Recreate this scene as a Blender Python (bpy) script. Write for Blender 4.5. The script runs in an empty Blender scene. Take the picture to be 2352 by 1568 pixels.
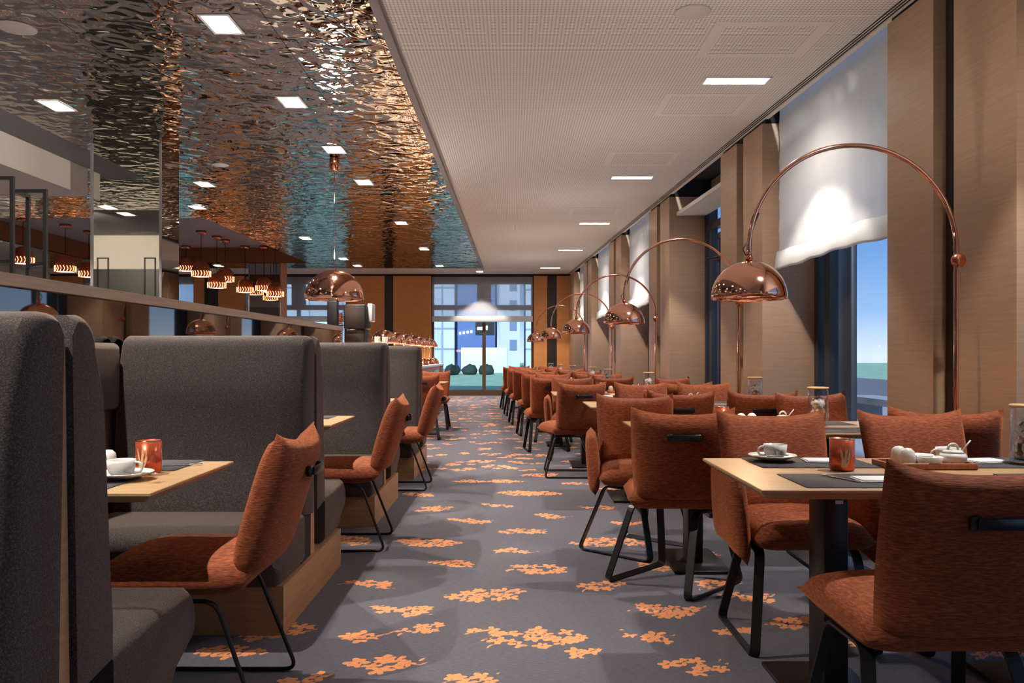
import bpy, bmesh, math, random
from mathutils import Vector, Matrix
random.seed(7)
PI = math.pi
S = bpy.context.scene
COL = S.collection

# ------------------------------------------------------------------ camera, world, exposure
F = 1878.0          # focal length in pixels of the 2352 px wide frame
HC = 1.145          # camera height
cam = bpy.data.cameras.new('camera'); camo = bpy.data.objects.new('camera', cam); COL.objects.link(camo)
camo.location = (0, 0, HC); camo.rotation_euler = (PI / 2, 0, 0)
cam.sensor_width = 36.0; cam.lens = 36.0 * F / 2352.0; cam.shift_y = 31.0 / 2352.0
cam.clip_start = 0.05; cam.clip_end = 500
S.camera = camo
S.view_settings.view_transform = 'Standard'; S.view_settings.look = 'None'
S.view_settings.gamma = 1; S.view_settings.use_curve_mapping = False
S.view_settings.exposure = 1.48
S.cycles.max_bounces = 6; S.cycles.diffuse_bounces = 3; S.cycles.glossy_bounces = 4
S.cycles.use_adaptive_sampling = True; S.cycles.adaptive_threshold = 0.08; S.cycles.adaptive_min_samples = 16; S.cycles.use_denoising = True
S.cycles.transparent_max_bounces = 12; S.cycles.transmission_bounces = 4
S.cycles.sample_clamp_indirect = 3.0; S.cycles.caustics_reflective = False; S.cycles.caustics_refractive = False

W = bpy.data.worlds.new('world'); S.world = W; W.use_nodes = True
nt = W.node_tree; nt.nodes.clear()
o_ = nt.nodes.new('ShaderNodeOutputWorld'); b_ = nt.nodes.new('ShaderNodeBackground')
tc = nt.nodes.new('ShaderNodeTexCoord'); sx = nt.nodes.new('ShaderNodeSeparateXYZ'); cr = nt.nodes.new('ShaderNodeValToRGB')
nt.links.new(tc.outputs['Generated'], sx.inputs[0]); nt.links.new(sx.outputs['Z'], cr.inputs[0])
cr.color_ramp.elements[0].position = 0.0; cr.color_ramp.elements[0].color = (0.34, 0.38, 0.43, 1)
cr.color_ramp.elements[1].position = 0.55; cr.color_ramp.elements[1].color = (0.06, 0.11, 0.24, 1)
e = cr.color_ramp.elements.new(0.05); e.color = (0.15, 0.24, 0.38, 1)
e = cr.color_ramp.elements.new(0.12); e.color = (0.08, 0.165, 0.32, 1)
nt.links.new(cr.outputs[0], b_.inputs[0]); b_.inputs[1].default_value = 1.0
nt.links.new(b_.outputs[0], o_.inputs[0])

sl = bpy.data.lights.new('added_sun', 'SUN'); sl.energy = 1.7; sl.color = (0.86, 0.93, 1.0); sl.angle = 0.05  # added sun, brightens the lawn and facades outside
so = bpy.data.objects.new('added_sun', sl); COL.objects.link(so); so.rotation_euler = Vector((.10, 1, -.52)).to_track_quat('-Z', 'Y').to_euler()

ZC = 3.423           # ceiling height
LX = lambda y: 0.008 * y                     # drift of the left-hand family of lines
RX = lambda y: 2.82 - 0.0527 * y             # face of the window wall

# ------------------------------------------------------------------ materials
def lin(c):
    return tuple((v / 255 / 12.92) if v / 255 <= 0.04045 else ((v / 255 + 0.055) / 1.055) ** 2.4 for v in c) + (1,)
MAT = {}
def mat(name, rgb, rough=0.5, metal=0.0, **kw):
    m = bpy.data.materials.new(name); m.use_nodes = True
    p = m.node_tree.nodes['Principled BSDF']
    p.inputs['Base Color'].default_value = lin(rgb); p.inputs['Roughness'].default_value = rough
    p.inputs['Metallic'].default_value = metal
    for k, v in kw.items():
        p.inputs[k.replace('_', ' ')].default_value = v
    MAT[name] = m
    return m
def N(m, t, **kw):
    n = m.node_tree.nodes.new(t)
    for k, v in kw.items():
        if hasattr(n, k): setattr(n, k, v)
        else: n.inputs[k].default_value = v
    return n
def L(m, a, b): m.node_tree.links.new(a, b)
def P(m): return m.node_tree.nodes['Principled BSDF']
def coords(m, scale=(1, 1, 1), kind='Object', rot=(0, 0, 0)):
    c = N(m, 'ShaderNodeTexCoord'); mp = N(m, 'ShaderNodeMapping')
    mp.inputs['Scale'].default_value = scale; mp.inputs['Rotation'].default_value = rot
    L(m, c.outputs[kind], mp.inputs[0]); return mp.outputs[0]
def ramp(m, fac, stops):
    r = N(m, 'ShaderNodeValToRGB'); L(m, fac, r.inputs[0])
    el = r.color_ramp.elements
    while len(el) > 2: el.remove(el[-1])
    for i, (p, c) in enumerate(stops):
        if i < 2: el[i].position = p; el[i].color = lin(c)
        else: x = el.new(p); x.color = lin(c)
    return r.outputs[0]
def mth(m, op, a, b=None, c=None):
    n = N(m, 'ShaderNodeMath'); n.operation = op
    for i, v in enumerate((a, b, c)):
        if v is None: continue
        if isinstance(v, (int, float)): n.inputs[i].default_value = v
        else: L(m, v, n.inputs[i])
    return n.outputs[0]
def bump(m, h, strength=0.3, dist=0.01):
    b = N(m, 'ShaderNodeBump'); b.inputs['Strength'].default_value = strength; b.inputs['Distance'].default_value = dist
    L(m, h, b.inputs['Height']); L(m, b.outputs[0], P(m).inputs['Normal'])

def wood(name, c1, c2, scale=(1.2, 1.2, 30), rough=0.45):
    m = mat(name, c1, rough)
    v = coords(m, scale)
    n = N(m, 'ShaderNodeTexNoise'); n.inputs['Scale'].default_value = 3; n.inputs['Detail'].default_value = 5
    L(m, v, n.inputs['Vector'])
    L(m, ramp(m, n.outputs[0], [(0.3, c1), (0.7, c2)]), P(m).inputs['Base Color'])
    bump(m, n.outputs[0], 0.08, 0.003)
    return m
wood('wood_wall', (172, 141, 114), (160, 129, 103))                 # horizontal fine grain
wood('wood_amber', (206, 140, 80), (190, 126, 68))
wood('wood_table', (200, 166, 124), (180, 143, 100), (1.5, 25, 25), 0.35)
wood('wood_rail', (236, 206, 174), (216, 184, 152), (25, 1.2, 25), 0.4)
wood('wood_base', (196, 150, 106), (178, 132, 90), (1.5, 1.5, 25), 0.4)
wood('wood_tray', (190, 120, 76), (160, 96, 58), (25, 3, 3), 0.4)
mat('wall_white', (205, 198, 188), 0.8)
mat('dark_wall', (44, 44, 40), 0.5)
mat('dark_strip', (34, 26, 22), 0.5)
mat('black_metal', (26, 25, 25), 0.38, 0.3)
mat('black_plastic', (14, 14, 15), 0.6)
mat('frame_dark', (52, 56, 62), 0.45, 0.3)
mat('frame_bronze', (88, 68, 52), 0.45, 0.3)
mat('grey_ceiling', (122, 122, 122), 0.7)
mat('trim_grey', (120, 114, 116), 0.5)
mat('seam_dark', (22, 14, 10), 0.9)
mat('recess_ceiling', (150, 146, 158), 0.7)
mat('wood_soffit', (124, 76, 46), 0.4)
mat('porcelain', (240, 238, 232), 0.18)
mat('paper', (238, 238, 240), 0.85)
mat('placemat', (62, 60, 62), 0.75)
mat('steel', (205, 205, 208), 0.18, 1.0)
mat('copper', (244, 184, 158), 0.09, 1.0)
mat('copper_dark', (220, 140, 106), 0.16, 1.0)
mat('mirror', (215, 212, 205), 0.015, 1.0)
mat('mirror_dark', (140, 130, 120), 0.02, 1.0)
mat('handle_black', (20, 20, 22), 0.3)
mat('cork', (206, 170, 128), 0.7)
mat('votive', (206, 96, 62), 0.28, 0.55)
mat('branch_cutout', (246, 206, 150), 0.4)
mat('seat_under', (22, 18, 18), 0.7)
mat('speaker', (196, 188, 180), 0.6)
mat('white_lacquer', (228, 222, 216), 0.3)
mat('building_pale', (205, 212, 222), 0.8); mat('building_navy', (92, 116, 168), 0.7)
mat('building_glass', (120, 140, 170), 0.2); mat('concrete', (176, 176, 178), 0.85)
mat('sign_white', (235, 235, 238), 0.6); mat('bush', (50, 66, 62), 0.9)
mat('cup_paper', (196, 186, 172), 0.6)
def emis(name, rgb, s):
    m = mat(name, rgb, 0.5); P(m).inputs['Emission Color'].default_value = lin(rgb); P(m).inputs['Emission Strength'].default_value = s
    return m
emis('lamp_on', (255, 246, 232), 9.0)
emis('lamp_soft', (255, 244, 230), 2.6)
emis('added_strip_glow', (255, 246, 238), 18.0)
emis('bulb_warm', (255, 214, 170), 6.0)
emis('lit_holes', (255, 176, 120), 1.6)
mat('copper_satin', (214, 120, 84), 0.38, 0.75)
emis('street_light', (255, 240, 215), 4.0)

def fabric(name, c1, c2, c3, scale, bs=0.4, sheen=0.4, tint=(255, 200, 160)):
    m = mat(name, c1, 0.85)
    n = N(m, 'ShaderNodeTexNoise'); n.inputs['Scale'].default_value = 1; n.inputs['Detail'].default_value = 3
    L(m, coords(m, scale), n.inputs['Vector'])
    L(m, ramp(m, n.outputs[0], [(0.32, c1), (0.5, c2), (0.72, c3)]), P(m).inputs['Base Color'])
    P(m).inputs['Sheen Weight'].default_value = sheen; P(m).inputs['Sheen Roughness'].default_value = 0.45
    P(m).inputs['Sheen Tint'].default_value = lin(tint)
    bump(m, n.outputs[0], bs, 0.003)
    return m
fabric('rust_velvet', (104, 44, 19), (131, 61, 28), (165, 91, 48), (45, 45, 320), 0.5, 0.3, (255, 160, 90))
fabric('booth_cloth', (46, 42, 42), (62, 56, 56), (106, 93, 84), (300, 300, 300), 0.4, 0.25, (235, 190, 160))
fabric('booth_cloth_side', (48, 52, 57), (62, 66, 72), (88, 92, 98), (420, 420, 420), 0.3, 0.1)

# perforated white ceiling
m = mat('perforated', (214, 204, 192), 0.75)
v = coords(m)
sp = N(m, 'ShaderNodeSeparateXYZ'); L(m, v, sp.inputs[0])
def cell(ax, per): return mth(m, 'SUBTRACT', mth(m, 'FRACT', mth(m, 'MULTIPLY', ax, 1 / per)), 0.5)
cx_, cy_ = cell(sp.outputs['X'], 0.026), cell(sp.outputs['Y'], 0.026)
r2 = mth(m, 'ADD', mth(m, 'MULTIPLY', cx_, cx_), mth(m, 'MULTIPLY', cy_, cy_))
hole = mth(m, 'LESS_THAN', r2, 0.062)
mx = N(m, 'ShaderNodeMix'); mx.data_type = 'RGBA'; L(m, hole, mx.inputs[0])
mx.inputs[6].default_value = lin((216, 208, 198)); mx.inputs[7].default_value = lin((150, 140, 130))
L(m, mx.outputs[2], P(m).inputs['Base Color'])
mat('ceiling_plain', (214, 205, 194), 0.75)

# rippled mirror ceiling, with panel joints every 0.71 x 1.75 m
m = mat('rippled_steel', (200, 190, 180), 0.03, 1.0)
v = coords(m)
n1 = N(m, 'ShaderNodeTexNoise'); n1.inputs['Scale'].default_value = 6.2; n1.inputs['Detail'].default_value = 0.8; n1.inputs['Distortion'].default_value = 0.7
n2 = N(m, 'ShaderNodeTexNoise'); n2.inputs['Scale'].default_value = 1.1; n2.inputs['Detail'].default_value = 1
L(m, v, n1.inputs['Vector']); L(m, v, n2.inputs['Vector'])
h = mth(m, 'ADD', n1.outputs[0], mth(m, 'MULTIPLY', n2.outputs[0], 1.0))
bump(m, h, 1.0, 0.023)
sp = N(m, 'ShaderNodeSeparateXYZ'); L(m, v, sp.inputs[0])
def seam(ax, per, off, w):
    f = mth(m, 'FRACT', mth(m, 'ADD', mth(m, 'MULTIPLY', ax, 1 / per), off))
    return mth(m, 'LESS_THAN', f, w / per)
sm = mth(m, 'MAXIMUM', seam(sp.outputs['X'], 0.71, 0.35, 0.007), seam(sp.outputs['Y'], 1.75, 0.30, 0.009))
mx = N(m, 'ShaderNodeMix'); mx.data_type = 'RGBA'; L(m, sm, mx.inputs[0])
mx.inputs[6].default_value = lin((168, 158, 146)); mx.inputs[7].default_value = lin((44, 36, 30))
L(m, mx.outputs[2], P(m).inputs['Base Color'])

# carpet: slate ground with orange leaf sprigs; 'spray' on the floor mesh is the distance field of the woven leaves
m = mat('carpet', (80, 80, 92), 0.95)
v = coords(m)
at = N(m, 'ShaderNodeAttribute'); at.attribute_name = 'spray'
wn = N(m, 'ShaderNodeTexNoise'); wn.inputs['Scale'].default_value = 60; wn.inputs['Detail'].default_value = 1; L(m, v, wn.inputs['Vector'])
leaf = mth(m, 'LESS_THAN', mth(m, 'ADD', at.outputs['Fac'], mth(m, 'MULTIPLY', mth(m, 'SUBTRACT', wn.outputs[0], .5), .35)), 1.0)
bn = N(m, 'ShaderNodeTexNoise'); bn.inputs['Scale'].default_value = 1; bn.inputs['Detail'].default_value = 4
L(m, coords(m, (40, 400, 40)), bn.inputs['Vector'])
base = ramp(m, bn.outputs[0], [(0.3, (66, 64, 72)), (0.7, (98, 96, 106))])
oc = ramp(m, bn.outputs[0], [(0.3, (212, 126, 74)), (0.7, (240, 162, 104))])
mx = N(m, 'ShaderNodeMix'); mx.data_type = 'RGBA'; L(m, leaf, mx.inputs[0]); L(m, base, mx.inputs[6]); L(m, oc, mx.inputs[7])
L(m, mx.outputs[2], P(m).inputs['Base Color']); P(m).inputs['Sheen Weight'].default_value = 0.1
bump(m, bn.outputs[0], 0.3, 0.004)

# blinds: white cloth that lets some daylight and a little of the view through
def cloth(name, rgb, see, trans):
    m = bpy.data.materials.new(name); m.use_nodes = True; MAT[name] = m
    t = m.node_tree; t.nodes.clear()
    out = t.nodes.new('ShaderNodeOutputMaterial')
    d = t.nodes.new('ShaderNodeBsdfDiffuse'); d.inputs[0].default_value = lin(rgb)
    tl = t.nodes.new('ShaderNodeBsdfTranslucent'); tl.inputs[0].default_value = lin(rgb)
    tp = t.nodes.new('ShaderNodeBsdfTransparent')
    m1 = t.nodes.new('ShaderNodeMixShader'); m1.inputs[0].default_value = trans
    m2 = t.nodes.new('ShaderNodeMixShader'); m2.inputs[0].default_value = see
    t.links.new(d.outputs[0], m1.inputs[1]); t.links.new(tl.outputs[0], m1.inputs[2])
    t.links.new(m1.outputs[0], m2.inputs[1]); t.links.new(tp.outputs[0], m2.inputs[2]); t.links.new(m2.outputs[0], out.inputs[0])
cloth('blind_cloth', (236, 234, 230), 0.03, 0.4)
cloth('blind_sheer', (232, 234, 240), 0.40, 0.5)
# window glass
def glassy(name, tint, refl):
    m = bpy.data.materials.new(name); m.use_nodes = True; MAT[name] = m
    t = m.node_tree; t.nodes.clear()
    out = t.nodes.new('ShaderNodeOutputMaterial'); g = t.nodes.new('ShaderNodeBsdfGlossy'); g.inputs['Roughness'].default_value = 0.01
    tp = t.nodes.new('ShaderNodeBsdfTransparent'); tp.inputs[0].default_value = lin(tint)
    fr = t.nodes.new('ShaderNodeLayerWeight'); fr.inputs[0].default_value = 0.5
    pw_ = t.nodes.new('ShaderNodeMath'); pw_.operation = 'POWER'; pw_.inputs[1].default_value = 4.0; t.links.new(fr.outputs['Facing'], pw_.inputs[0])
    ad_ = t.nodes.new('ShaderNodeMath'); ad_.operation = 'ADD'; ad_.inputs[1].default_value = 0.035; t.links.new(pw_.outputs[0], ad_.inputs[0])
    mu = t.nodes.new('ShaderNodeMath'); mu.operation = 'MULTIPLY'; mu.inputs[1].default_value = refl
    mx = t.nodes.new('ShaderNodeMixShader')
    t.links.new(ad_.outputs[0], mu.inputs[0]); t.links.new(mu.outputs[0], mx.inputs[0])
    t.links.new(tp.outputs[0], mx.inputs[1]); t.links.new(g.outputs[0], mx.inputs[2]); t.links.new(mx.outputs[0], out.inputs[0])
glassy('window_glass', (244, 248, 252), 0.22)
glassy('jar_glass', (250, 252, 253), 1.0)
glassy('railing_glass', (214, 226, 224), 1.2)
m = mat('potpourri', (90, 60, 40), 0.8)
vo = N(m, 'ShaderNodeTexVoronoi'); vo.inputs['Scale'].default_value = 55; L(m, coords(m), vo.inputs['Vector'])
s3 = N(m, 'ShaderNodeSeparateXYZ'); L(m, vo.outputs['Color'], s3.inputs[0])
L(m, ramp(m, s3.outputs[0], [(0.0, (70, 70, 58)), (0.25, (206, 120, 74)), (0.45, (140, 120, 100)), (0.62, (238, 232, 226))]), P(m).inputs['Base Color'])
m = mat('grass', (96, 150, 96), 0.9)
n = N(m, 'ShaderNodeTexNoise'); n.inputs['Scale'].default_value = 1.5; n.inputs['Detail'].default_value = 5; L(m, coords(m), n.inputs['Vector'])
L(m, ramp(m, n.outputs[0], [(0.3, (140, 182, 142)), (0.7, (176, 212, 172))]), P(m).inputs['Base Color'])
# facade with a grid of windows
m = mat('facade', (205, 214, 226), 0.8)
br = N(m, 'ShaderNodeTexBrick'); br.offset = 0; L(m, coords(m, (1, 1, 1), 'Object', (PI / 2, 0, 0)), br.inputs['Vector'])
br.inputs['Color1'].default_value = lin((214, 222, 234)); br.inputs['Color2'].default_value = lin((196, 208, 224)); br.inputs['Mortar'].default_value = lin((146, 160, 182))
br.inputs['Scale'].default_value = 1; br.inputs['Brick Width'].default_value = 2.6; br.inputs['Row Height'].default_value = 1.6; br.inputs['Mortar Size'].default_value = 0.08
L(m, br.outputs['Color'], P(m).inputs['Base Color'])

# ------------------------------------------------------------------ mesh helpers
class MB:
    def __init__(self): self.v = []; self.f = []; self.smooth = []
    def add(self, vs, fs, sm=False):
        o = len(self.v); self.v += [tuple(p) for p in vs]; self.f += [tuple(i + o for i in f) for f in fs]; self.smooth += [sm] * len(fs); return self
    def box(self, x0, x1, y0, y1, z0, z1):
        return self.hexa([(x0, y0), (x1, y0), (x1, y1), (x0, y1)], z0, z1)
    def hexa(self, q, z0, z1):
        vs = [(x, y, z0) for x, y in q] + [(x, y, z1) for x, y in q]
        n = len(q)
        fs = [tuple(range(n - 1, -1, -1)), tuple(range(n, 2 * n))] + [(i, (i + 1) % n, n + (i + 1) % n, n + i) for i in range(n)]
        return self.add(vs, fs)
    def rbox(self, c, s, r=0.01, seg=2, M=None):     # rounded box
        bm = bmesh.new(); bmesh.ops.create_cube(bm, size=1)
        for p in bm.verts: p.co = Vector((p.co.x * s[0], p.co.y * s[1], p.co.z * s[2]))
        bmesh.ops.bevel(bm, geom=list(bm.edges), offset=min(r, min(s) * 0.49), segments=seg, profile=0.5, affect='EDGES')
        bm.verts.index_update()
        T = Matrix.Translation(c) @ (M or Matrix.Identity(4))
        self.add([T @ p.co for p in bm.verts], [[p.index for p in f.verts] for f in bm.faces], True); bm.free(); return self
    def lathe(self, prof, n=24, c=(0, 0, 0), M=None, closed=False):
        vs = []; fs = []
        for r, z in prof:
            for k in range(n):
                a = 2 * PI * k / n; p = Vector((r * math.cos(a), r * math.sin(a), z))
                if M: p = M @ p
                vs.append(p + Vector(c))
        for i in range(len(prof) - 1):
            for k in range(n):
                fs.append((i * n + k, i * n + (k + 1) % n, (i + 1) * n + (k + 1) % n, (i + 1) * n + k))
        if closed:
            fs.append(tuple(range(n - 1, -1, -1))); fs.append(tuple((len(prof) - 1) * n + k for k in range(n)))
        return self.add(vs, fs, True)
    def disc(self, r, z, n=24, c=(0, 0, 0), flip=False):
        vs = [(c[0] + r * math.cos(2 * PI * k / n), c[1] + r * math.sin(2 * PI * k / n), c[2] + z) for k in range(n)]
        f = tuple(range(n)); return self.add(vs, [f[::-1] if flip else f])
    def sweep(self, pts, sec, closed=False, up=(0, 0, 1)):      # section: list of (a, b) in the frame (side, normal)
        pts = [Vector(p) for p in pts]; n = len(pts); k = len(sec); vs = []
        prev = None
        for i, p in enumerate(pts):
            a = pts[i - 1] if (i > 0 or closed) else p; b = pts[(i + 1) % n] if (i < n - 1 or closed) else p
            t = (b - a).normalized()
            if prev is None:
                s = t.cross(Vector(up))
                if s.length < 1e-4: s = t.cross(Vector((1, 0, 0)))
                s.normalize()
            else:
                s = (prev - t * prev.dot(t)).normalized()
            prev = s; nn = s.cross(t)
            vs += [p + s * u + nn * w for u, w in sec]
        fs = []
        for i in range(n if closed else n - 1):
            j = (i + 1) % n
            for q in range(k): fs.append((i * k + q, i * k + (q + 1) % k, j * k + (q + 1) % k, j * k + q))
        if not closed: fs += [tuple(range(k - 1, -1, -1)), tuple((n - 1) * k + q for q in range(k))]
        return self.add(vs, fs, k > 5)
    def tube(self, pts, r, n=8, closed=False):
        return self.sweep(pts, [(r * math.cos(2 * PI * k / n), r * math.sin(2 * PI * k / n)) for k in range(n)], closed)
    def build(self, name, m, parent=None, kind=None, loc=None):
        me = bpy.data.meshes.new(name); me.from_pydata(self.v, [], self.f); me.update()
        for p, s in zip(me.polygons, self.smooth): p.use_smooth = s
        bm = bmesh.new(); bm.from_mesh(me); bmesh.ops.recalc_face_normals(bm, faces=bm.faces); bm.to_mesh(me); bm.free()
        for mm in (m if isinstance(m, (list, tuple)) else [m]): me.materials.append(MAT[mm])
        o = bpy.data.objects.new(name, me); COL.objects.link(o)
        if parent: o.parent = parent
        if kind: o['kind'] = kind
        if loc: o.location = loc
        return o
def fillet(pts, r, seg=4, closed=False):
    pts = [Vector(p) for p in pts]; out = []; n = len(pts)
    for i, p in enumerate(pts):
        if not closed and i in (0, n - 1): out.append(p); continue
        a = (pts[i - 1] - p); b = (pts[(i + 1) % n] - p); ra = min(r, a.length * .45, b.length * .45)
        A = p + a.normalized() * ra; B = p + b.normalized() * ra
        for k in range(seg + 1):
            t = k / seg; out.append(A * (1 - t) ** 2 + p * 2 * t * (1 - t) + B * t * t)
    return out
def thing(name, label, cat, loc=(0, 0, 0), rz=0, group=None):
    o = bpy.data.objects.new(name, None); COL.objects.link(o); o.empty_display_size = .1
    o.location = loc; o.rotation_euler = (0, 0, rz); o['label'] = label; o['category'] = cat
    if group: o['group'] = group
    return o
def tag(o, label, cat, group=None, kind=None):
    o['label'] = label; o['category'] = cat
    if group: o['group'] = group
    if kind: o['kind'] = kind
    return o
def dup(root, loc, rz=0, label=None, group=None):
    r = root.copy(); COL.objects.link(r); r.location = loc; r.rotation_euler = (0, 0, rz)
    if label: r['label'] = label
    if group: r['group'] = group
    kids = {}
    for ch in list(root.children):
        c = ch.copy(); COL.objects.link(c); c.parent = r
        for g in list(ch.children):
            d = g.copy(); COL.objects.link(d); d.parent = c
    return r
def struct(name, mb, m): return mb.build(name, m, None, 'structure')
def Rq(y0, y1, o0, o1): return [(RX(y0) + o0, y0), (RX(y0) + o1, y0), (RX(y1) + o1, y1), (RX(y1) + o0, y1)]
def spot(name, loc, power, size_deg, blend, rgb=(255, 244, 232), r=0.04, parent=None, aim=None):
    l = bpy.data.lights.new(name, 'SPOT'); l.energy = power; l.spot_size = math.radians(size_deg); l.spot_blend = blend
    l.color = lin(rgb)[:3]; l.shadow_soft_size = r
    o = bpy.data.objects.new(name, l); COL.objects.link(o); o.location = loc
    if aim is not None: o.rotation_euler = Vector(aim).to_track_quat('-Z', 'Y').to_euler()
    if parent: o.parent = parent
    return o

# ------------------------------------------------------------------ floor
def px2floor(x, y):
    D = HC * F / (y - 815); return ((x - 1176) * D / F, D)
SPR = [(1230,1465,105),(925,1400,65),(1120,1365,80),(1385,1345,52),(850,1340,55),(1235,1305,60),(1040,1295,50),(985,1245,68),(1185,1265,36),
 (1195,1220,50),(1395,1245,78),(1075,1195,45),(1265,1185,36),(1000,1168,42),(1215,1132,65),(1140,1160,34),(1375,1165,36),(960,1135,36),(1080,1105,32),
 (1160,1105,36),(1535,1400,80),(1590,1530,64),(1485,1460,50),(885,1525,70),(965,1440,50),(840,1460,42),(1085,1560,48),(640,1450,66),(530,1495,64),
 (1720,1370,52),(1840,1430,66),(1960,1470,70),(1510,1300,50),(1600,1275,44),(1060,1065,42),(1200,1050,50),(1135,1070,32),(1240,1090,42),(1400,1120,34),
 (1330,1110,30),(2300,1500,62),(1640,1340,50),(800,1240,60),(700,1560,40),(1440,1200,34),(1690,1450,36),(1330,1500,34),(1120,1450,30)]
pts = []
for x, y, hw in SPR:
    fx, fy = px2floor(x, y); pts.append((fx, fy, hw * fy / F * 1.0))
rs = random.Random(3)
yy = 8.2
while yy < 23.0:
    xx = -9.0 + rs.random() * .4
    while xx < 2.6:
        pts.append((xx + rs.uniform(-.12, .12), yy + rs.uniform(-.12, .12), rs.uniform(.17, .27))); xx += .60
    yy += .6
me = bpy.data.meshes.new('floor')
import numpy as np
def axis(segs):
    out = []
    for a, b, st in segs:
        n = int(round((b - a) / st)); out += [a + (b - a) * k / n for k in range(n)]
    return out + [segs[-1][1]]
gx = axis([(-13, -2.2, .4), (-2.2, 2.8, .0115), (2.8, 3.6, .2)])
gy = axis([(-3, 2.6, .4), (2.6, 6.2, .0115), (6.2, 11, .02), (11, 23.1, .04)])
X, Y = np.meshgrid(np.array(gx), np.array(gy)); H_, W_ = X.shape
co = np.zeros((H_ * W_, 3), np.float32); co[:, 0] = X.ravel(); co[:, 1] = Y.ravel()
ii = (np.arange(H_ - 1)[:, None] * W_ + np.arange(W_ - 1)[None, :]).ravel()
quads = np.stack([ii, ii + 1, ii + W_ + 1, ii + W_], 1).astype(np.int32)
me.vertices.add(len(co)); me.vertices.foreach_set('co', co.ravel())
me.loops.add(quads.size); me.loops.foreach_set('vertex_index', quads.ravel())
me.polygons.add(len(quads)); me.polygons.foreach_set('loop_start', np.arange(0, quads.size, 4, dtype=np.int32)); me.polygons.foreach_set('loop_total', np.full(len(quads), 4, np.int32))
me.update(calc_edges=True)
fld = np.full((H_, W_), 3.0, np.float32); GX = np.array(gx); GY = np.array(gy)
def petal(cx, cy, ang, la, lb_):
    i0, i1 = np.searchsorted(GX, [cx - la * 1.6, cx + la * 1.6]); j0, j1 = np.searchsorted(GY, [cy - la * 1.6, cy + la * 1.6])
    if i1 <= i0 or j1 <= j0: return
    dx = GX[None, i0:i1] - cx; dy = GY[j0:j1, None] - cy; c_, s_ = math.cos(ang), math.sin(ang)
    u = (dx * c_ + dy * s_) / la; w = (-dx * s_ + dy * c_) / (lb_ * (1 - .35 * np.clip(u, -1, 1)))
    d = np.sqrt(u * u + w * w); o_ = fld[j0:j1, i0:i1]
    fld[j0:j1, i0:i1] = np.where(d < 1.0, d, np.where(d < 1.45, np.maximum(np.minimum(o_, d), np.where(o_ < 1, 1.02 + (1.45 - d) * .4 - .1, 0)), np.minimum(o_, d)))
def flower(cx, cy, r, rs):
    n = rs.choice([4, 5, 5, 6]); a0 = rs.uniform(0, 6.3)
    for k in range(n):
        a = a0 + 2 * PI * k / n + rs.uniform(-.2, .2); q_ = r * rs.uniform(.8, 1.1)
        petal(cx + math.cos(a) * q_ * .55, cy + math.sin(a) * q_ * .55, a + PI, q_ * .5, q_ * .27)
rs = random.Random(11)
for (a, b, R) in pts:
    far = b > 8.2
    ax = rs.uniform(-.6, .6); curl = rs.uniform(-.9, .9); wid = rs.uniform(.42, .62)
    m_ = max(4, int(R * R * 620)) if not far else max(4, int(R / .04))
    placed = []
    for k in range(m_ * 6):
        if len(placed) >= m_: break
        t = rs.uniform(-1, 1); w = rs.uniform(-1, 1) * wid * math.sqrt(max(0, 1 - t * t))
        lx = t * R; ly = (w + curl * .4 * (t * t - .4)) * R
        px_, py_ = a + lx * math.cos(ax) - ly * math.sin(ax), b + (lx * math.sin(ax) + ly * math.cos(ax))
        if any(math.hypot(px_ - u_, py_ - w_) < .046 for u_, w_ in placed): continue
        placed.append((px_, py_)); flower(px_, py_, rs.uniform(.034, .050) * (1.5 if far else 1), rs)
    for k in range(2):                                   # thin stems with a bud
        t = rs.choice((-1, 1)); a1 = ax + (PI if t < 0 else 0) + rs.uniform(-.5, .5)
        sx_, sy_ = a + math.cos(a1) * R * .98, b + math.sin(a1) * R * .98
        for q_ in range(4): petal(sx_ + math.cos(a1 + .2 * q_) * .014 * q_, sy_ + math.sin(a1 + .2 * q_) * .014 * q_, a1 + .2 * q_, .013, .005)
at = me.attributes.new('spray', 'FLOAT', 'POINT'); at.data.foreach_set('value', fld.ravel())
me.materials.append(MAT['carpet'])
fl = bpy.data.objects.new('floor', me); COL.objects.link(fl); fl['kind'] = 'structure'

# ------------------------------------------------------------------ ceilings
EX = lambda y: -0.957 + LX(y)                 # edge between white slab and rippled metal
c = MB()
vs = [(EX(-3), -3, ZC), (RX(-3) + .06, -3, ZC), (RX(21.5) + .06, 21.5, ZC), (EX(21.5), 21.5, ZC)]
c.hexa([(p[0], p[1]) for p in vs], ZC, ZC + .05)
struct('ceiling', c, 'perforated')
c = MB().hexa([(-13, 21.5), (RX(21.5) + .06, 21.5), (RX(23.1) + .06, 23.1), (-13, 23.1)], ZC - .001, ZC + .05)
struct('ceiling_back', c, 'ceiling_plain')
# rippled metal: beside the slab, and wide beyond the bulkhead, around the wood-lined recess
c = MB()
def q(a, b, y0, y1): c.add([(a(y0), y0, ZC), (b(y0), y0, ZC), (b(y1), y1, ZC), (a(y1), y1, ZC)], [(0, 1, 2, 3)])
ML = lambda y: -4.74 + LX(y) * 0.3
q(ML, EX, 2.6, 10.0)
q(lambda y: -13, ML, 4.75, 7.0)
q(lambda y: -13, EX, 10.0, 13.6)
q(lambda y: -5.07 + (y - 20.2) * .008, EX, 13.6, 20.2)
q(lambda y: -13, lambda y: -10.1, 13.6, 20.2)
q(lambda y: -13, EX, 20.2, 21.5)
struct('ceiling_metal', c, 'rippled_steel')
c = MB(); q(lambda y: -13, EX, -3, 2.6); q(lambda y: -13, ML, 2.6, 4.75); q(lambda y: -13, ML, 7.0, 10.0)
struct('ceiling_grey', c, 'grey_ceiling')
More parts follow.
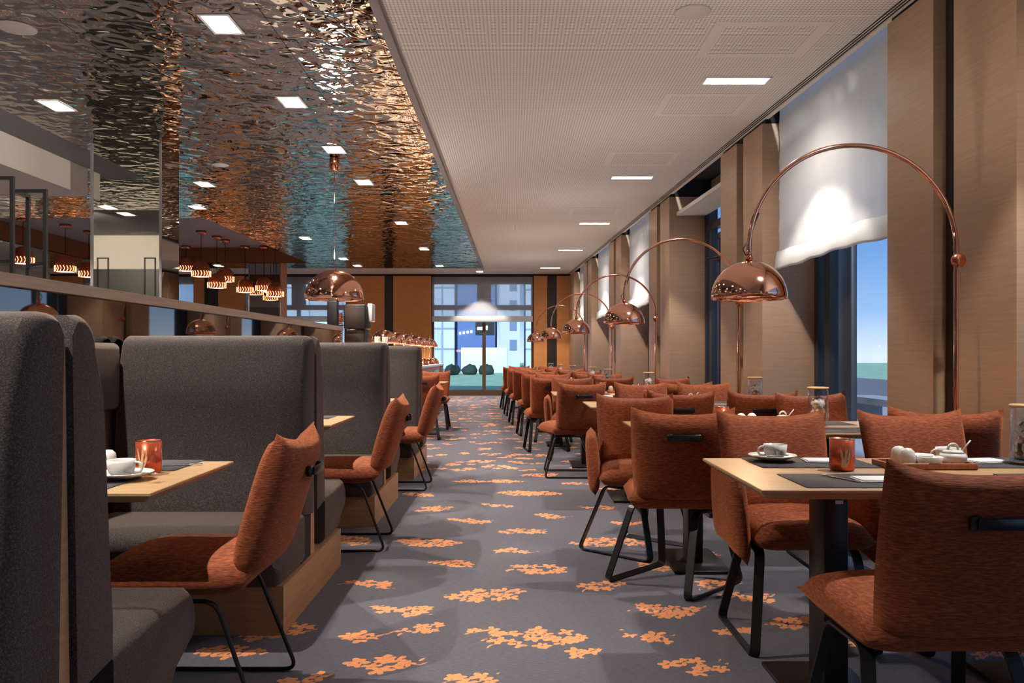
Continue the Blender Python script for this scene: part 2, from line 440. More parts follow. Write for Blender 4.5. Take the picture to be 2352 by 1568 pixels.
c = MB(); c.hexa([(EX(0) - .012, -3), (EX(0) + .05, -3), (EX(21.5) + .045, 21.5), (EX(21.5) - .012, 21.5)], ZC - .035, ZC - .002)
struct('trim_1', c, 'trim_grey')
# recess
RXR = -5.07
c = MB(); c.add([(-10.1, 13.6, 3.80), (RXR, 13.6, 3.80), (RXR, 20.2, 3.80), (-10.1, 20.2, 3.80)], [(0, 1, 2, 3)])
struct('ceiling_recess', c, 'recess_ceiling')
c = MB(); c.box(-10.16, -10.1, 13.6, 20.2, ZC, 3.80).box(RXR, RXR + .06, 13.6, 20.2, ZC + .01, 3.80).box(-10.1, RXR, 20.2, 20.26, ZC, 3.80).box(-10.1, RXR, 13.54, 13.6, ZC + .01, 3.8)
struct('trim_2', c, 'wood_soffit')
# white bulkhead hanging at the left
c = MB().box(-13, -5.19, 7.3, 10.0, 3.085, ZC - .002)
struct('beam_left', c, 'wall_white')
# slot diffuser along the window wall
for k, off in enumerate((-.045, -.02, .005)):
    c = MB().hexa(Rq(-3, 23, off, off + .009), ZC - .003, ZC + .002); struct('trim_%d' % (3 + k), c, 'seam_dark')
c = MB().hexa(Rq(-3, 23, .02, .06), ZC - .012, ZC - .002); struct('trim_6', c, 'ceiling_plain')

# ------------------------------------------------------------------ window wall (right)
PC = [1.21, 4.86, 8.51, 12.16, 15.81, 19.46]
HWP = .65
tn = 7
for k, pc in enumerate(PC):
    c = MB()
    c.hexa(Rq(pc - HWP, pc - .105, 0, .56), 0, 3.37)
    c.hexa(Rq(pc + .105, pc + HWP, 0, .56), 0, 3.37)
    c.hexa(Rq(pc - .105, pc + .105, .10, .56), 0, 3.37)
    struct('wall_right', c, 'wood_wall')
    c = MB().hexa(Rq(pc - .104, pc + .104, .075, .099), 0, 3.37)
    struct('trim_%d' % tn, c, 'dark_strip'); tn += 1
    c = MB().hexa(Rq(pc - HWP, pc + HWP, .03, .56), 3.375, ZC + .2)
    struct('trim_%d' % tn, c, 'seam_dark'); tn += 1
c = MB().hexa(Rq(20.11, 23.0, .60, .7), 3.0, ZC + .1); struct('wall_right', c, 'wood_wall')
c = MB().hexa(Rq(-3, 23.1, .6, .75), 3.25, 3.9); struct('wall_right', c, 'wood_wall')
c = MB().hexa(Rq(-3, 23.1, .06, .75), ZC + .18, ZC + .3); struct('ceiling_pocket', c, 'seam_dark')
c = MB().hexa(Rq(21.9, 23.0, 0, .56), 0, 3.37); struct('wall_right', c, 'wood_wall')
BAYS = [(PC[i] + HWP, (PC[i + 1] - HWP) if i < 5 else 21.9) for i in range(6)]
wn_ = 1
def blind(y0, y1, zb, label, oo=.15):
    b = thing('roman_blind', label, 'blind', (0, 0, 0))
    c = MB(); NY, rows = 56, []
    rnd = random.Random(int(y0 * 10))
    zs = [3.6, 3.3, 2.95, 2.62, 2.30, zb + .13]
    prof = []
    for i in range(len(zs) - 1):
        for t in (0, .5, .93): prof.append((zs[i] + (zs[i + 1] - zs[i]) * t, .004 * math.sin(t * PI) if t < .9 else -.004))
    prof.append((zb + .13, 0))
    ph = [rnd.uniform(0, 6) for _ in range(6)]
    vs = []
    for z, dx in prof:
        for j in range(NY + 1):
            t = j / NY; y = y0 + .03 + (y1 - y0 - .06) * t
            w = .004 * math.sin(26 * t + ph[0] + z * .4) + .004 * math.sin(57 * t + ph[1] - z) * (1 if t < .5 else .4)
            vs.append((RX(y) + oo + dx + w, y, z + (.008 * math.sin(9 * t + ph[2]) if z < zb + .2 else 0)))
    n = NY + 1
    c.add(vs, [(i * n + j, i * n + j + 1, (i + 1) * n + j + 1, (i + 1) * n + j) for i in range(len(prof) - 1) for j in range(NY)], True)
    c.build('cloth', 'blind_cloth', b)
    # folded valance at the bottom
    c = MB(); prof = [(zb + .17, -.004), (zb + .16, -.022), (zb + .08, -.034), (zb + .01, -.04), (zb - .01, -.03), (zb + .0, -.012), (zb + .05, .0), (zb + .12, .004)]
    vs = []
    for z, dx in prof:
        for j in range(NY + 1):
            t = j / NY; y = y0 + .02 + (y1 - y0 - .04) * t
            vs.append((RX(y) + oo + dx + .004 * math.sin(40 * t + ph[3]), y, z + .012 * math.sin(7 * t + ph[4]) + .005 * math.sin(31 * t)))
    c.add(vs, [(i * n + j, i * n + j + 1, (i + 1) * n + j + 1, (i + 1) * n + j) for i in range(len(prof) - 1) for j in range(NY)], True)
    c.build('bottom_fold', 'blind_cloth', b)
    return b
bn_lab = ['white roman blind beside the nearest window pillar, partly out of view', 'largest white roman blind, behind the tall nearest arc lamp',
          None, 'white roman blind behind the second arc lamp, past the glass door', 'narrow white roman blind between the fourth and fifth window pillars', 'farthest white roman blind on the window wall, near the corner']
for k, (a, b) in enumerate(BAYS):
    c = MB()
    # frame: head, sill, two side posts, middle mullion
    for (s0, s1) in ((a, a + .12), (b - .34, b - .22), (b - .09, b)):
        c.hexa(Rq(s0, s1, .50, .58), 0.0, 3.3)
    c.hexa(Rq(a, b, .50, .58), 0, .07); c.hexa(Rq(a, b, .50, .58), 2.86, 2.96)
    struct('window_%d' % wn_, c, 'frame_dark')
    c = MB().hexa(Rq(a, b, .535, .545), .05, 3.3); g = struct('window_%d' % wn_ + '_glass', c, 'window_glass'); wn_ += 1
    if k == 2:
        # glass door bay with a closer
        d = MB(); 
        for s0, s1 in ((a + .35, a + .42), (b - .75, b - .68)): d.hexa(Rq(s0, s1, .47, .52), 0.02, 2.75)
        d.hexa(Rq(a + .35, b - .68, .47, .52), 2.68, 2.76); d.hexa(Rq(a + .35, b - .68, .47, .52), .02, .12)
        dr = struct('door_1', d, 'frame_dark')
        d = MB().rbox((0, 0, 0), (.09, .36, .07), .015).tube([(0, -.12, 0), (-.16, .05, .0), (-.05, .28, .03)], .012)
        t = d.build('door_closer', 'black_metal', None); t.location = (RX(a + .5) + .42, a + 1.55, 2.42); tag(t, 'black door closer on top of the glass door', 'door closer')
        d = MB().tube(fillet([(0, 0, 0), (-.05, 0, 0), (-.05, 0, .35), (0, 0, .35)], .02), .012)
        t = d.build('door_pull', 'black_metal', None); t.location = (RX(a + .5) + .485, a + .55, .95); tag(t, 'black pull handle on the glass door frame', 'handle')
        c = MB().hexa(Rq(a, b, .1, .5), 3.1, 3.15); struct('trim_30', c, 'wall_white')
    else:
        blind(a, b, 1.98, bn_lab[k])

# ------------------------------------------------------------------ back wall, Y = 23
YB = 23.0
def bx(px, D=YB): return (px - 1176) * D / F
def bw(xa, xb, m, nm='wall_back'):
    c = MB().box(xa, xb, YB, YB + .3, 0, 3.37 if m != 'seam_dark' else 3.6); return struct(nm, c, m)
bw(bx(1226), bx(1257), 'wood_amber'); bw(bx(1257.5), bx(1278.5), 'dark_strip', 'trim_31'); bw(bx(1279), bx(1279) + 1.0, 'wood_amber')
bw(bx(903), bx(990), 'wood_amber'); bw(bx(883.5), bx(902.5), 'dark_strip', 'trim_32'); bw(bx(797), bx(883), 'wood_amber')
bw(bx(545), bx(561), 'wood_amber'); bw(bx(470), bx(500), 'dark_strip', 'trim_33'); bw(bx(445), bx(469), 'wood_amber'); bw(bx(501), bx(545), 'wood_amber')
bw(-13, bx(190), 'wood_amber')
c = MB().box(-13, 2.5, YB + .02, YB + .3, 3.35, 3.9); struct('wall_back', c, 'seam_dark')
def back_window(pa, pb, k, lab):
    xa, xb = bx(pa), bx(pb); c = MB(); xm = (xa + xb) / 2 + .04
    c.box(xa, xa + .07, YB + .16, YB + .24, 0, 3.4).box(xb - .07, xb, YB + .16, YB + .24, 0, 3.4).box(xm - .05, xm + .05, YB + .16, YB + .24, 0, 3.4)
    c.box(xa, xb, YB + .10, YB + .24, 0, .16).box(xa, xb, YB + .16, YB + .24, 2.42, 2.56).box(xa, xb, YB + .16, YB + .24, 3.15, 3.4)
    c.box(xm - .2, xm + .2, YB + .17, YB + .23, 2.5, 3.2)
    struct('window_%d' % k, c, 'frame_bronze')
    c = MB().box(xa, xb, YB + .19, YB + .20, .1, 3.4); struct('window_%d_glass' % k, c, 'window_glass')
    b = thing('roman_blind', lab, 'blind'); c = MB(); NX = 30; prof = [(3.42, 0), (3.1, .004), (3.09, -.006), (2.75, .004), (2.74, -.006), (2.45, .003), (2.22, 0)]
    vs = [(xa + .03 + (xb - xa - .06) * j / NX, YB + .06 + dy, z) for z, dy in prof for j in range(NX + 1)]; n = NX + 1
    c.add(vs, [(i * n + j, i * n + j + 1, (i + 1) * n + j + 1, (i + 1) * n + j) for i in range(len(prof) - 1) for j in range(NX)])
    c.build('cloth', 'blind_sheer', b)
    c = MB().rbox(((xa + xb) / 2, YB + .045, 2.16), (xb - xa - .05, .035, .16), .015); c.build('bottom_fold', 'blind_cloth', b)
back_window(990, 1226, 7, 'sheer white roman blind over the garden window at the end of the aisle')
back_window(561, 797, 8, 'sheer white roman blind behind the big copper pendant dome')
back_window(190, 445, 9, 'sheer white roman blind glimpsed beyond the mirrored column and the rack')
for nm, q4 in (('wall_left', [(-13.2, -3), (-13, -3), (-13, 23.3), (-13.2, 23.3)]),):
    struct(nm, MB().hexa(q4, 0, 3.9), 'wall_white')
# wall behind the camera, pale above and charcoal below at the left
struct('wall_front', MB().box(-13, 3.8, -3.2, -3.0, 2.35, 3.9), 'wall_white')
struct('wall_front', MB().box(-13, -2.0, -3.2, -2.98, 0, 2.35), 'dark_wall')
struct('wall_front', MB().box(-2.0, 3.8, -3.2, -3.0, 0, 2.35), 'wood_wall')

struct('wall_inner', MB().box(-13, -5.0, 1.9, 2.03, 2.78, ZC - .002), 'wall_white')
struct('wall_inner', MB().box(-13, -5.0, 1.9, 2.05, 0, 2.779), 'dark_wall')
# ------------------------------------------------------------------ mirrored columns
def column(x0, x1, y0, y1, side, k, zt=ZC):
    c = MB().box(x0, x1, y0, y1, 0, zt); o = struct('column_%d' % k, c, [side, 'mirror'])
    for p in o.data.polygons: p.material_index = 1 if p.normal.y < -.5 or (side == 'mirror') else 0
    for xx in (x0, x1): struct('trim_%d' % (40 + k * 2 + (xx == x1)), MB().box(xx - .012, xx + .012, y0 - .012, y0 + .0, 0, zt - .002), 'trim_grey')
column(-4.52, -3.78, 8.8, 9.28, 'mirror_dark', 1)
MAT['mirror'].node_tree.nodes['Principled BSDF'].inputs['Base Color'].default_value = lin((205, 202, 192))
column(bx(572, 20.3), bx(644, 20.3), 20.3, 20.9, 'wood_amber', 2)

# ------------------------------------------------------------------ mirror partition with its rail, wall pads
pw = thing('partition', 'long low partition with a wooden rail and a mirror strip behind the booths', 'partition')
YR0, YR1 = -1.0, 8.66
def lb(c, xa, xb, y0, y1, z0, z1): return c.hexa([(xa + LX(y0), y0), (xb + LX(y0), y0), (xb + LX(y1), y1), (xa + LX(y1), y1)], z0, z1)
c = MB(); lb(c, -2.0, -1.88, YR0, YR1, 0, 1.15); c.build('panel', 'wood_base', pw)
c = MB(); lb(c, -1.905, -1.885, YR0, YR1, 1.15, 1.40); c.build('mirror_strip', 'mirror_dark', pw)
c = MB(); lb(c, -2.01, -1.855, YR0, YR1, 1.398, 1.444); c.build('rail', 'wood_rail', pw)
c = MB()
for y in (YR0 + .1, 2.0, 4.2, 6.4, YR1 - .04): c.box(-1.97 + LX(y), -1.93 + LX(y), y, y + .03, 1.15, 1.4)
c.build('post', 'black_metal', pw)
# added glowing strip on the rail top, brightens the ceiling
c = MB(); lb(c, -1.95, -1.925, YR0 + .1, YR1 - .1, 1.4435, 1.446); c.build('added_light_strip', 'added_strip_glow', pw)

# ------------------------------------------------------------------ double booths
def pad_mesh(xa, xb, yb, s, z0=.40, z1=1.235, t0=.19, t1=.13, lean=.03):
    """upright pad; s=-1 leans toward the camera side of its board. yb = board plane"""
    bm = bmesh.new(); c = MB()
    prof = []; n = 10
    # section in (y, z), rounded top
    prof = [(0, z0), (t0 * 1.0, z0 + .02), (t0 * 1.02, z0 + .12)]
    for i in range(1, 6): prof.append((t0 + (t1 + lean - t0) * i / 6, z0 + .12 + (z1 - .09 - z0 - .12) * i / 6))
    R = .07
    for i in range(0, 6):
        a = PI / 2 * i / 5; prof.append((lean * 0 + t1 - R + R * math.cos(a), z1 - R + R * math.sin(a)))
    prof.append((0.02, z1 - .002)); prof.append((0, z1 - .03))
    NX = 10; vs = []; k = len(prof)
    xs = [0, .012, .03] + [.03 + (1 - .06) * i / 6 for i in range(1, 6)] + [.97, .988, 1]
    for xi, t in enumerate(xs):
        x = xa + (xb - xa) * t
        inset = (.032, .012, 0)[min(xi, 2)] if xi < 3 else ((.032, .012, 0)[min(len(xs) - 1 - xi, 2)])
        for (y, z) in prof:
            yy = max(0, y - inset) if y > .03 else y
            zz = z - (inset * .6 if z > z1 - .12 else 0)
            vs.append((x, yb + s * (yy + .016 + .022 * min(1, max(0, (1.17 - zz) / .75))), zz))
    fs = [(i * k + j, i * k + (j + 1) % k, (i + 1) * k + (j + 1) % k, (i + 1) * k + j) for i in range(len(xs) - 1) for j in range(k)]
    fs += [tuple(range(k)), tuple((len(xs) - 1) * k + j for j in range(k))]
    return c.add(vs, fs, True)
def seat_mesh(xa, xb, yb, s):
    # wedge cushion: (distance from board, z)
    P0 = [(.20, .44), (.56, .455)]
    for i in range(6):
        a = PI / 2 - (PI / 2 + .5) * i / 5; P0.append((.66 + .075 * math.cos(a), .38 + .075 * math.sin(a)))
    P0 += [(.60, .235), (.57, .20), (.20, .20)]
    k = len(P0); xs = [(0, .03), (.012, .012), (.035, 0), (.965, 0), (.988, .012), (1, .03)]; vs = []
    cy, cz = .45, .32
    for t, ins in xs:
        for (y, z) in P0:
            dy = -ins if y > cy + .1 else 0; dz = -ins if z > cz else (ins if z < .3 else 0)
            vs.append((xa + (xb - xa) * t, yb + s * (y + dy), z + dz))
    fs = [(i * k + j, i * k + (j + 1) % k, (i + 1) * k + (j + 1) % k, (i + 1) * k + j) for i in range(len(xs) - 1) for j in range(k)]
    fs += [tuple(range(k)), tuple((len(xs) - 1) * k + j for j in range(k))]
    return MB().add(vs, fs, True)
def shade(o, ang=40):
    for p in o.data.polygons: p.use_smooth = True
    try: o.data.set_sharp_from_angle(angle=math.radians(ang))
    except Exception: pass
BY = [1.76, 3.90, 6.02, 8.08]
blab = ['nearest double sided charcoal booth bench, cut by the picture edge', 'second charcoal booth bench, with the wide speckled back seen in full',
        'third charcoal booth bench, behind the second one', 'farthest charcoal booth bench, last in the row along the partition']
def booth(y, lab):
    t = thing('booth_bench', lab, 'booth bench', (LX(y), y, 0), 0, 'charcoal booth benches along the partition')
    xa, xb = -1.84, -.965
    MB().box(xa, xb, -.56, .56, 0, .20).build('plinth', 'wood_base', t)
    MB().add([(x_, s_ * w_, z_) for x_ in (xa, xb - .018) for s_ in (-1, 1) for w_, z_ in ((.036, .20), (.014, 1.17))], [(0, 1, 3, 2), (4, 6, 7, 5), (0, 4, 5, 1), (2, 3, 7, 6), (1, 5, 7, 3), (0, 2, 6, 4)]).build('divider_board', 'wood_base', t)
    MB().box(xa + .01, xb - .02, -.20, -.016, .20, .42).build('seat_support', 'seat_under', t)
    for s in (-1, 1):
        shade(pad_mesh(xa, xb - .004, 0, s).build('back_cushion', 'booth_cloth', t))
        shade(seat_mesh(xa, xb - .004, 0, s).build('seat_cushion', 'booth_cloth', t))
    return t
b0 = booth(BY[0], blab[0])
for y, lb_ in list(zip(BY, blab))[1:]: dup(b0, (LX(y), y, 0), 0, lb_)
wlab = ['charcoal wall pad between the first and second booth benches', 'charcoal wall pad between the second and third booth benches', 'charcoal wall pad between the third and fourth booth benches']
for i in range(3):
    ya, yb = BY[i] + .17, BY[i + 1] - .17
    c = MB().rbox((-1.835 + LX(ya), (ya + yb) / 2, 1.05), (.08, yb - ya, .30), .03, 3)
    tag(c.build('wall_pad', 'booth_cloth'), wlab[i], 'wall pad')

# ------------------------------------------------------------------ chairs
def surf_slab(fn, nu, nv, thick, edge=.55):
    """closed pillow: fn(u,v)->(point, normal) centre surface, u,v in [-1,1]"""
    vs = []; fs = []
    for side in (1, -1):
        for j in range(nv + 1):
            for i in range(nu + 1):
                u = -1 + 2 * i / nu; v = -1 + 2 * j / nv
                u = math.copysign(abs(u) ** .75, u); v = math.copysign(abs(v) ** .75, v)
                p, n = fn(u, v)
                w = (max(0, 1 - abs(u) ** 5) * max(0, 1 - abs(v) ** 5)) ** .45
                vs.append(p + n * side * thick * .5 * (w * (1 - .0) ))
    n = nu + 1; tot = n * (nv + 1)
    for s in (0, 1):
        for j in range(nv):
            for i in range(nu):
                a = s * tot + j * n + i; f = (a, a + 1, a + n + 1, a + n); fs.append(f if s == 0 else f[::-1])
    return vs, fs
def weld(o, d=.0004):
    bm = bmesh.new(); bm.from_mesh(o.data); bmesh.ops.remove_doubles(bm, verts=bm.verts, dist=d); bmesh.ops.recalc_face_normals(bm, faces=bm.faces)
    for f in bm.faces: f.smooth = True
    bm.to_mesh(o.data); bm.free()
def make_chair(label, arms, base, group):
    t = thing('dining_chair', label, 'chair', (0, 0, 0), 0, group)
    # back
    wb = .235
    def fb(u, v):
        tt = (v + 1) / 2
        z = .452 + .418 * tt + (.035 * abs(u) ** 3 + .0) * max(0, v) ** 2
        half = wb * (1.0 - .10 * (1 - tt) ** 2 + .02 * tt)
        y = -.195 - .115 * tt + .035 * (1 - abs(u)) * 0 - .03 * math.cos(u * PI / 2) - .0 + (-.02 * (tt ** 3))
        n = Vector((-.12 * u, 1, .22)).normalized()
        return Vector((u * half, y, z)), n
    c = MB(); vs, fs = surf_slab(fb, 14, 12, .115); c.add(vs, fs, True); o = c.build('backrest', 'rust_velvet', t); weld(o)
    # handle strap on the back
    h = MB()
    for s in (-1, 1): h.rbox((s * .064, -.388, .765), (.03, .022, .036), .008)
    h.rbox((0, -.403, .766), (.135, .006, .028), .002)
    h.build('strap_handle', 'handle_black', t)
    # seat
    def fs_(u, v):
        return Vector((u * (.245 if not arms else .225), .01 + v * .245, .447 + .010 * (1 - u * u) - .006 * max(0, v) ** 3)), Vector((0, 0, 1))
    c = MB(); vs, fs = surf_slab(fs_, 12, 12, .125); c.add(vs, fs, True); o = c.build('seat', 'rust_velvet', t); weld(o)
    MB().box(-.13, .13, -.06, .12, .382, .41).build('seat_plate', 'seat_under', t)
    if arms:
        for s in (-1, 1):
            def fa(u, v, s=s):
                z = .53 + v * .17 - (.02 if u > 0 else 0) * u
                return Vector((s * (.262 + .012 * v), -.02 + u * .215 * (1 - .10 * max(0, v)), z)), Vector((s, 0, 0))
            c = MB(); vs, fs = surf_slab(fa, 10, 10, .075); c.add(vs, fs, True); o = c.build('armrest', 'rust_velvet', t); weld(o)
    # sled frame
    for s in (-1, 1):
        if base == 'rod':
            pts = fillet([(s * .20, -.13, .380), (s * .225, -.27, .008), (s * .225, .24, .008), (s * .20, .17, .380)], .045, 5, True)
            MB().tube(pts, .0075, 8, True).build('sled_leg', 'black_metal', t)
        else:
            pts = fillet([(s * .185, -.10, .385), (s * .235, -.25, .006), (s * .235, .24, .006), (s * .185, .14, .385)], .04, 5, True)
            MB().sweep(pts, [(-.0045, -.019), (.0045, -.019), (.0045, .019), (-.0045, .019)], True, up=(1, 0, 0)).build('sled_leg', 'black_metal', t)
    if base == 'rod': MB().tube([(-.2, .17, .380), (.2, .17, .380)], .0075).build('cross_bar', 'black_metal', t)
    return t
GA = 'rust chairs in the window row'
# (x, y, rotation, arms, label)
CH = [
 (1.11, 2.23, 0.0, 0, 'large nearest rust chair seen from behind, its seat under the closest window table'),
 (1.15, 3.32, PI, 1, 'rust armchair across the closest window table, beyond the cup and saucer'),
 (1.80, 3.34, PI + .06, 0, 'rust chair across the closest window table, beyond the salt, bowl and tea things'),
 (.82, 4.13, -.08, 0, 'rust chair with black strap handle facing the second window table, beside the aisle'),
 (.74, 4.83, PI - .1, 1, 'rust armchair on the far aisle corner of the second window table'),
 (2.17, 4.10, -.5, 0, 'rust chair turned askew by the first arc lamp pole'),
 (2.00, 5.12, PI + .05, 0, 'rust chair across the second window table, right behind its potpourri jar'),
 (1.17, 5.98, 0.0, 0, 'dark backed rust chair at the near side of the third window table, aisle half'),
 (1.74, 5.95, -.05, 0, 'dark backed rust chair at the near side of the third window table, window half'),
 (1.17, 7.12, PI, 0, 'rust chair across the third window table, aisle half, facing the camera'),
 (1.74, 7.12, PI, 0, 'rust chair across the third window table, beside the window wall'),
 (.55, 7.82, .30, 0, 'rust chair with strap handle turned to the aisle at the fourth window table'),
 (.66, 9.04, PI - .1, 1, 'rust chair on the far aisle side of the fourth window table'),
 (1.95, 8.85, PI + .5, 0, 'rust chair by the glass door at the far side of the fourth window table'),
 (1.70, 7.93, -.25, 0, 'rust chair before the glass door at the near side of the fourth window table'),
]
ordn = ['fifth', 'sixth', 'seventh', 'eighth', 'ninth']
TY = [2.39, 4.14, 6.20, 8.13, 10.05, 11.95, 13.85, 15.75, 17.6]
TL = [.73, .66, .60, .42, .25, .17, .05, -.05, -.15]
for i in range(4, 9):
    tl, ty = TL[i], TY[i]; w = ordn[i - 4]
    for (dx, dy, r, tx) in ((.16, -.20, .12, 'near side, next to the aisle'), (.95, -.18, -.05, 'near side, towards the windows'),
                            (.30, .86, PI - .05, 'far side, next to the aisle'), (1.05, .86, PI + .08, 'far side, towards the windows')):
        CH.append((tl + dx, ty + dy, r, 1 if (dy > 0 and dx < .5) else 0, 'rust chair at the %s window table, %s' % (w, tx)))
protoA = make_chair('x', True, 'bar', GA); protoB = make_chair('x', False, 'bar', GA)
used = {0: False, 1: False}
for x, y, r, a, lab in CH:
    pr = protoA if a else protoB
    if not used[a]:
        used[a] = True; pr.location = (x, y, 0); pr.rotation_euler = (0, 0, r); pr['label'] = lab
        cur = pr
    else: cur = dup(pr, (x, y, 0), r, lab)
    sw = {4.13: -.70, 4.83: .95, 7.82: 1.25}.get(y)             # the bases swivel under the seats
    if sw is not None:
        for ch in cur.children:
            if ch.name.startswith('sled_leg'): ch.rotation_euler = (0, 0, sw)
GL = 'rust chairs at the aisle ends of the booths'
pc_ = make_chair('rust side chair at the nearest booth table, its back to the aisle', False, 'rod', GL)
pc_.location = (-1.05, 2.74, 0); pc_.rotation_euler = (0, 0, PI / 2)
dup(pc_, (-1.015, 4.97, 0), PI / 2 + .03, 'rust side chair at the second booth table, its back to the aisle')
dup(pc_, (-.98, 7.10, 0), PI / 2, 'rust side chair at the third booth table, its back to the aisle')
GF = 'rust chairs around the small table beyond the booths'
dup(protoB, (-1.24, 11.2, 0), .1, 'rust chair on the near side of the small table beyond the booths', GF)
dup(protoB, (-1.22, 12.72, 0), PI, 'rust chair on the far side of the small table beyond the booths', GF)

# ------------------------------------------------------------------ tables
def make_table(w, d, cols, label, group):
    t = thing('dining_table', label, 'table', (0, 0, 0), 0, group)
    zt = .75; c = MB()
    prof = [(0, zt - .001), (0, zt - .008), (.028, zt - .030)]
    def ring(ins, z): return [(-w / 2 + ins, -d / 2 + ins, z), (w / 2 - ins, -d / 2 + ins, z), (w / 2 - ins, d / 2 - ins, z), (-w / 2 + ins, d / 2 - ins, z)]
    rings = [ring(.002, zt), ring(0, zt - .002), ring(0, zt - .009), ring(.030, zt - .032)]
    vs = [p for r in rings for p in r]; fs = [(0, 1, 2, 3), (12, 15, 14, 13)]
    for i in range(3):
        for k in range(4): fs.append((i * 4 + k, i * 4 + (k + 1) % 4, i * 4 + 4 + (k + 1) % 4, i * 4 + 4 + k))
    c.add(vs, fs).build('table_top', 'wood_table', t)
    for cxx in cols:
        MB().rbox((cxx, 0, .365), (.08, .14, .71), .004).build('column', 'black_metal', t)
        MB().box(cxx - .004, cxx + .022, -.0712, -.0698, .655, .667).build('maker_plate', 'steel', t)
        MB().rbox((cxx, 0, .012), (.30, .50, .016), .004).build('foot_plate', 'black_metal', t)
    return t
GT = 'wooden tables in the window row'
nm = ['closest', 'second', 'third', 'fourth', 'fifth', 'sixth', 'seventh', 'eighth', 'ninth']
TW = 1.42
tproto = make_table(TW, .74, (-.373, .373), 'light wood table closest to the camera in the window row', GT)
tproto.location = (TL[0] + TW / 2, TY[0] + .37, 0)
TABW = [(TL[0] + TW / 2, TY[0] + .37)]
for i in range(1, 9):
    tx, ty = TL[i] + TW / 2, TY[i] + .37; TABW.append((tx, ty))
    dup(tproto, (tx, ty, 0), 0, 'light wood table, %s from the camera in the window row' % nm[i])
GB = 'wooden booth tables'
bt = make_table(.80, .70, (0,), 'light wood table in the nearest booth, laid with two mats', GB)
bt.location = (-1.035 - .40, 2.69, 0)
dup(bt, (-1.00 - .42, 4.97, 0), 0, 'light wood table in the second booth')
dup(bt, (-.98 - .42, 7.10, 0), 0, 'light wood table in the third booth')
bs = make_table(.56, .66, (0,), 'small light wood table standing free beyond the booths', GB); bs.location = (-1.23, 11.95, 0)

# ------------------------------------------------------------------ tableware
ZT = .7505
def make_cup(label):
    t = thing('coffee_cup', label, 'cup', (0, 0, 0), 0, 'white coffee cups')
    MB().lathe([(.0, .002), (.026, .002), (.028, .006), (.036, .014), (.041, .03), (.043, .055), (.0415, .055), (.039, .03), (.034, .016), (0, .012)], 28).build('bowl', 'porcelain', t)
    pts = [(-.040, 0, .047)] + [(-.046 - .020 * math.sin(a), 0, .031 + .017 * math.cos(a)) for a in [PI * k / 8 for k in range(9)]] + [(-.038, 0, .014)]
    MB().tube(pts, .0042, 8).build('handle', 'porcelain', t)
    MB().disc(.0385, .030, 20).build('coffee', 'porcelain', t)
    return t
def make_saucer(label):
    o = MB().lathe([(0, .003), (.03, .003), (.045, .006), (.075, .016), (.0875, .022), (.0865, .024), (.07, .017), (.04, .008), (0, .006)], 36).build('saucer', 'porcelain')
    return tag(o, label, 'saucer', 'white saucers')
def make_spoon(label):
    c = MB(); c.rbox((0, 0, 0), (.10, .006, .0025), .001); c.lathe([(0, -.004), (.008, -.003), (.012, .001), (.0115, .002), (0, -.001)], 14, (.062, 0, .0), Matrix.Diagonal((1.5, 1, 1)))
    return tag(c.build('teaspoon', 'steel'), label, 'spoon')
def make_fork(label):
    c = MB(); c.rbox((0, -.04, 0), (.009, .11, .003), .0012); c.rbox((0, .018, 0), (.02, .016, .003), .001)
    for k in range(4): c.rbox((-.0082 + k * .0055, .046, .001), (.0026, .045, .002), .0008)
    return tag(c.build('fork', 'steel'), label, 'fork')
def make_votive(label):
    t = thing('votive_holder', label, 'candle holder', (0, 0, 0), 0, 'copper votive holders')
    MB().lathe([(0, .003), (.038, .003), (.041, .006), (.041, .110), (.038, .110), (.038, .012), (0, .012)], 30).build('cup', 'votive', t)
    MB().lathe([(.0412, .108), (.0416, .111), (.038, .1115)], 30).build('rim', 'steel', t)
    c = MB()
    def br_(a0, z0, a1, z1, w):
        n = 6; vs = []; R = .0414
        for i in range(n + 1):
            tt = i / n; a = a0 + (a1 - a0) * tt + .06 * math.sin(tt * PI); z = z0 + (z1 - z0) * tt; ww = w * (1 - .8 * tt) / R
            for s in (-1, 1): vs.append((R * math.sin(a + s * ww), -R * math.cos(a + s * ww), z))
        c.add(vs, [(2 * i, 2 * i + 1, 2 * i + 3, 2 * i + 2) for i in range(n)])
    for off in (0, 2.1, 4.2):
        for a0, z0, a1, z1, w in ((-.1, .015, -.3, .085, .005), (0, .015, .12, .098, .006), (.1, .015, .5, .06, .004), (-.05, .04, .3, .08, .003), (-.2, .05, -.5, .09, .003), (.3, .04, .42, .085, .003), (-.25, .018, .3, .018, .004)):
            br_(a0 + off - .2, z0, a1 + off - .2, z1, w)
    c.build('branch_motif', 'branch_cutout', t)
    return t
def make_jar(label):
    t = thing('potpourri_jar', label, 'jar', (0, 0, 0), 0, 'glass potpourri jars on the window tables')
    MB().lathe([(0, .003), (.050, .003), (.055, .008), (.055, .185), (.051, .195), (.051, .203), (.049, .203), (.049, .19), (.052, .18), (.052, .012), (0, .010)], 30).build('glass', 'jar_glass', t)
    MB().lathe([(0, .203), (.057, .203), (.058, .207), (.057, .213), (0, .214)], 30).build('lid', 'cork', t)
    c = MB(); r_ = random.Random(5)
    prof = [(0, .012)] + [(.037 + .010 * math.sin(i * 1.7) * .6 - .0006 * i, .015 + i * .013) for i in range(11)] + [(0, .165)]
    c.lathe(prof, 16); o = c.build('potpourri', 'potpourri', t)
    for v_ in o.data.vertices: v_.co += Vector((r_.uniform(-.006, .006), r_.uniform(-.006, .006), r_.uniform(-.005, .005)))
    return t
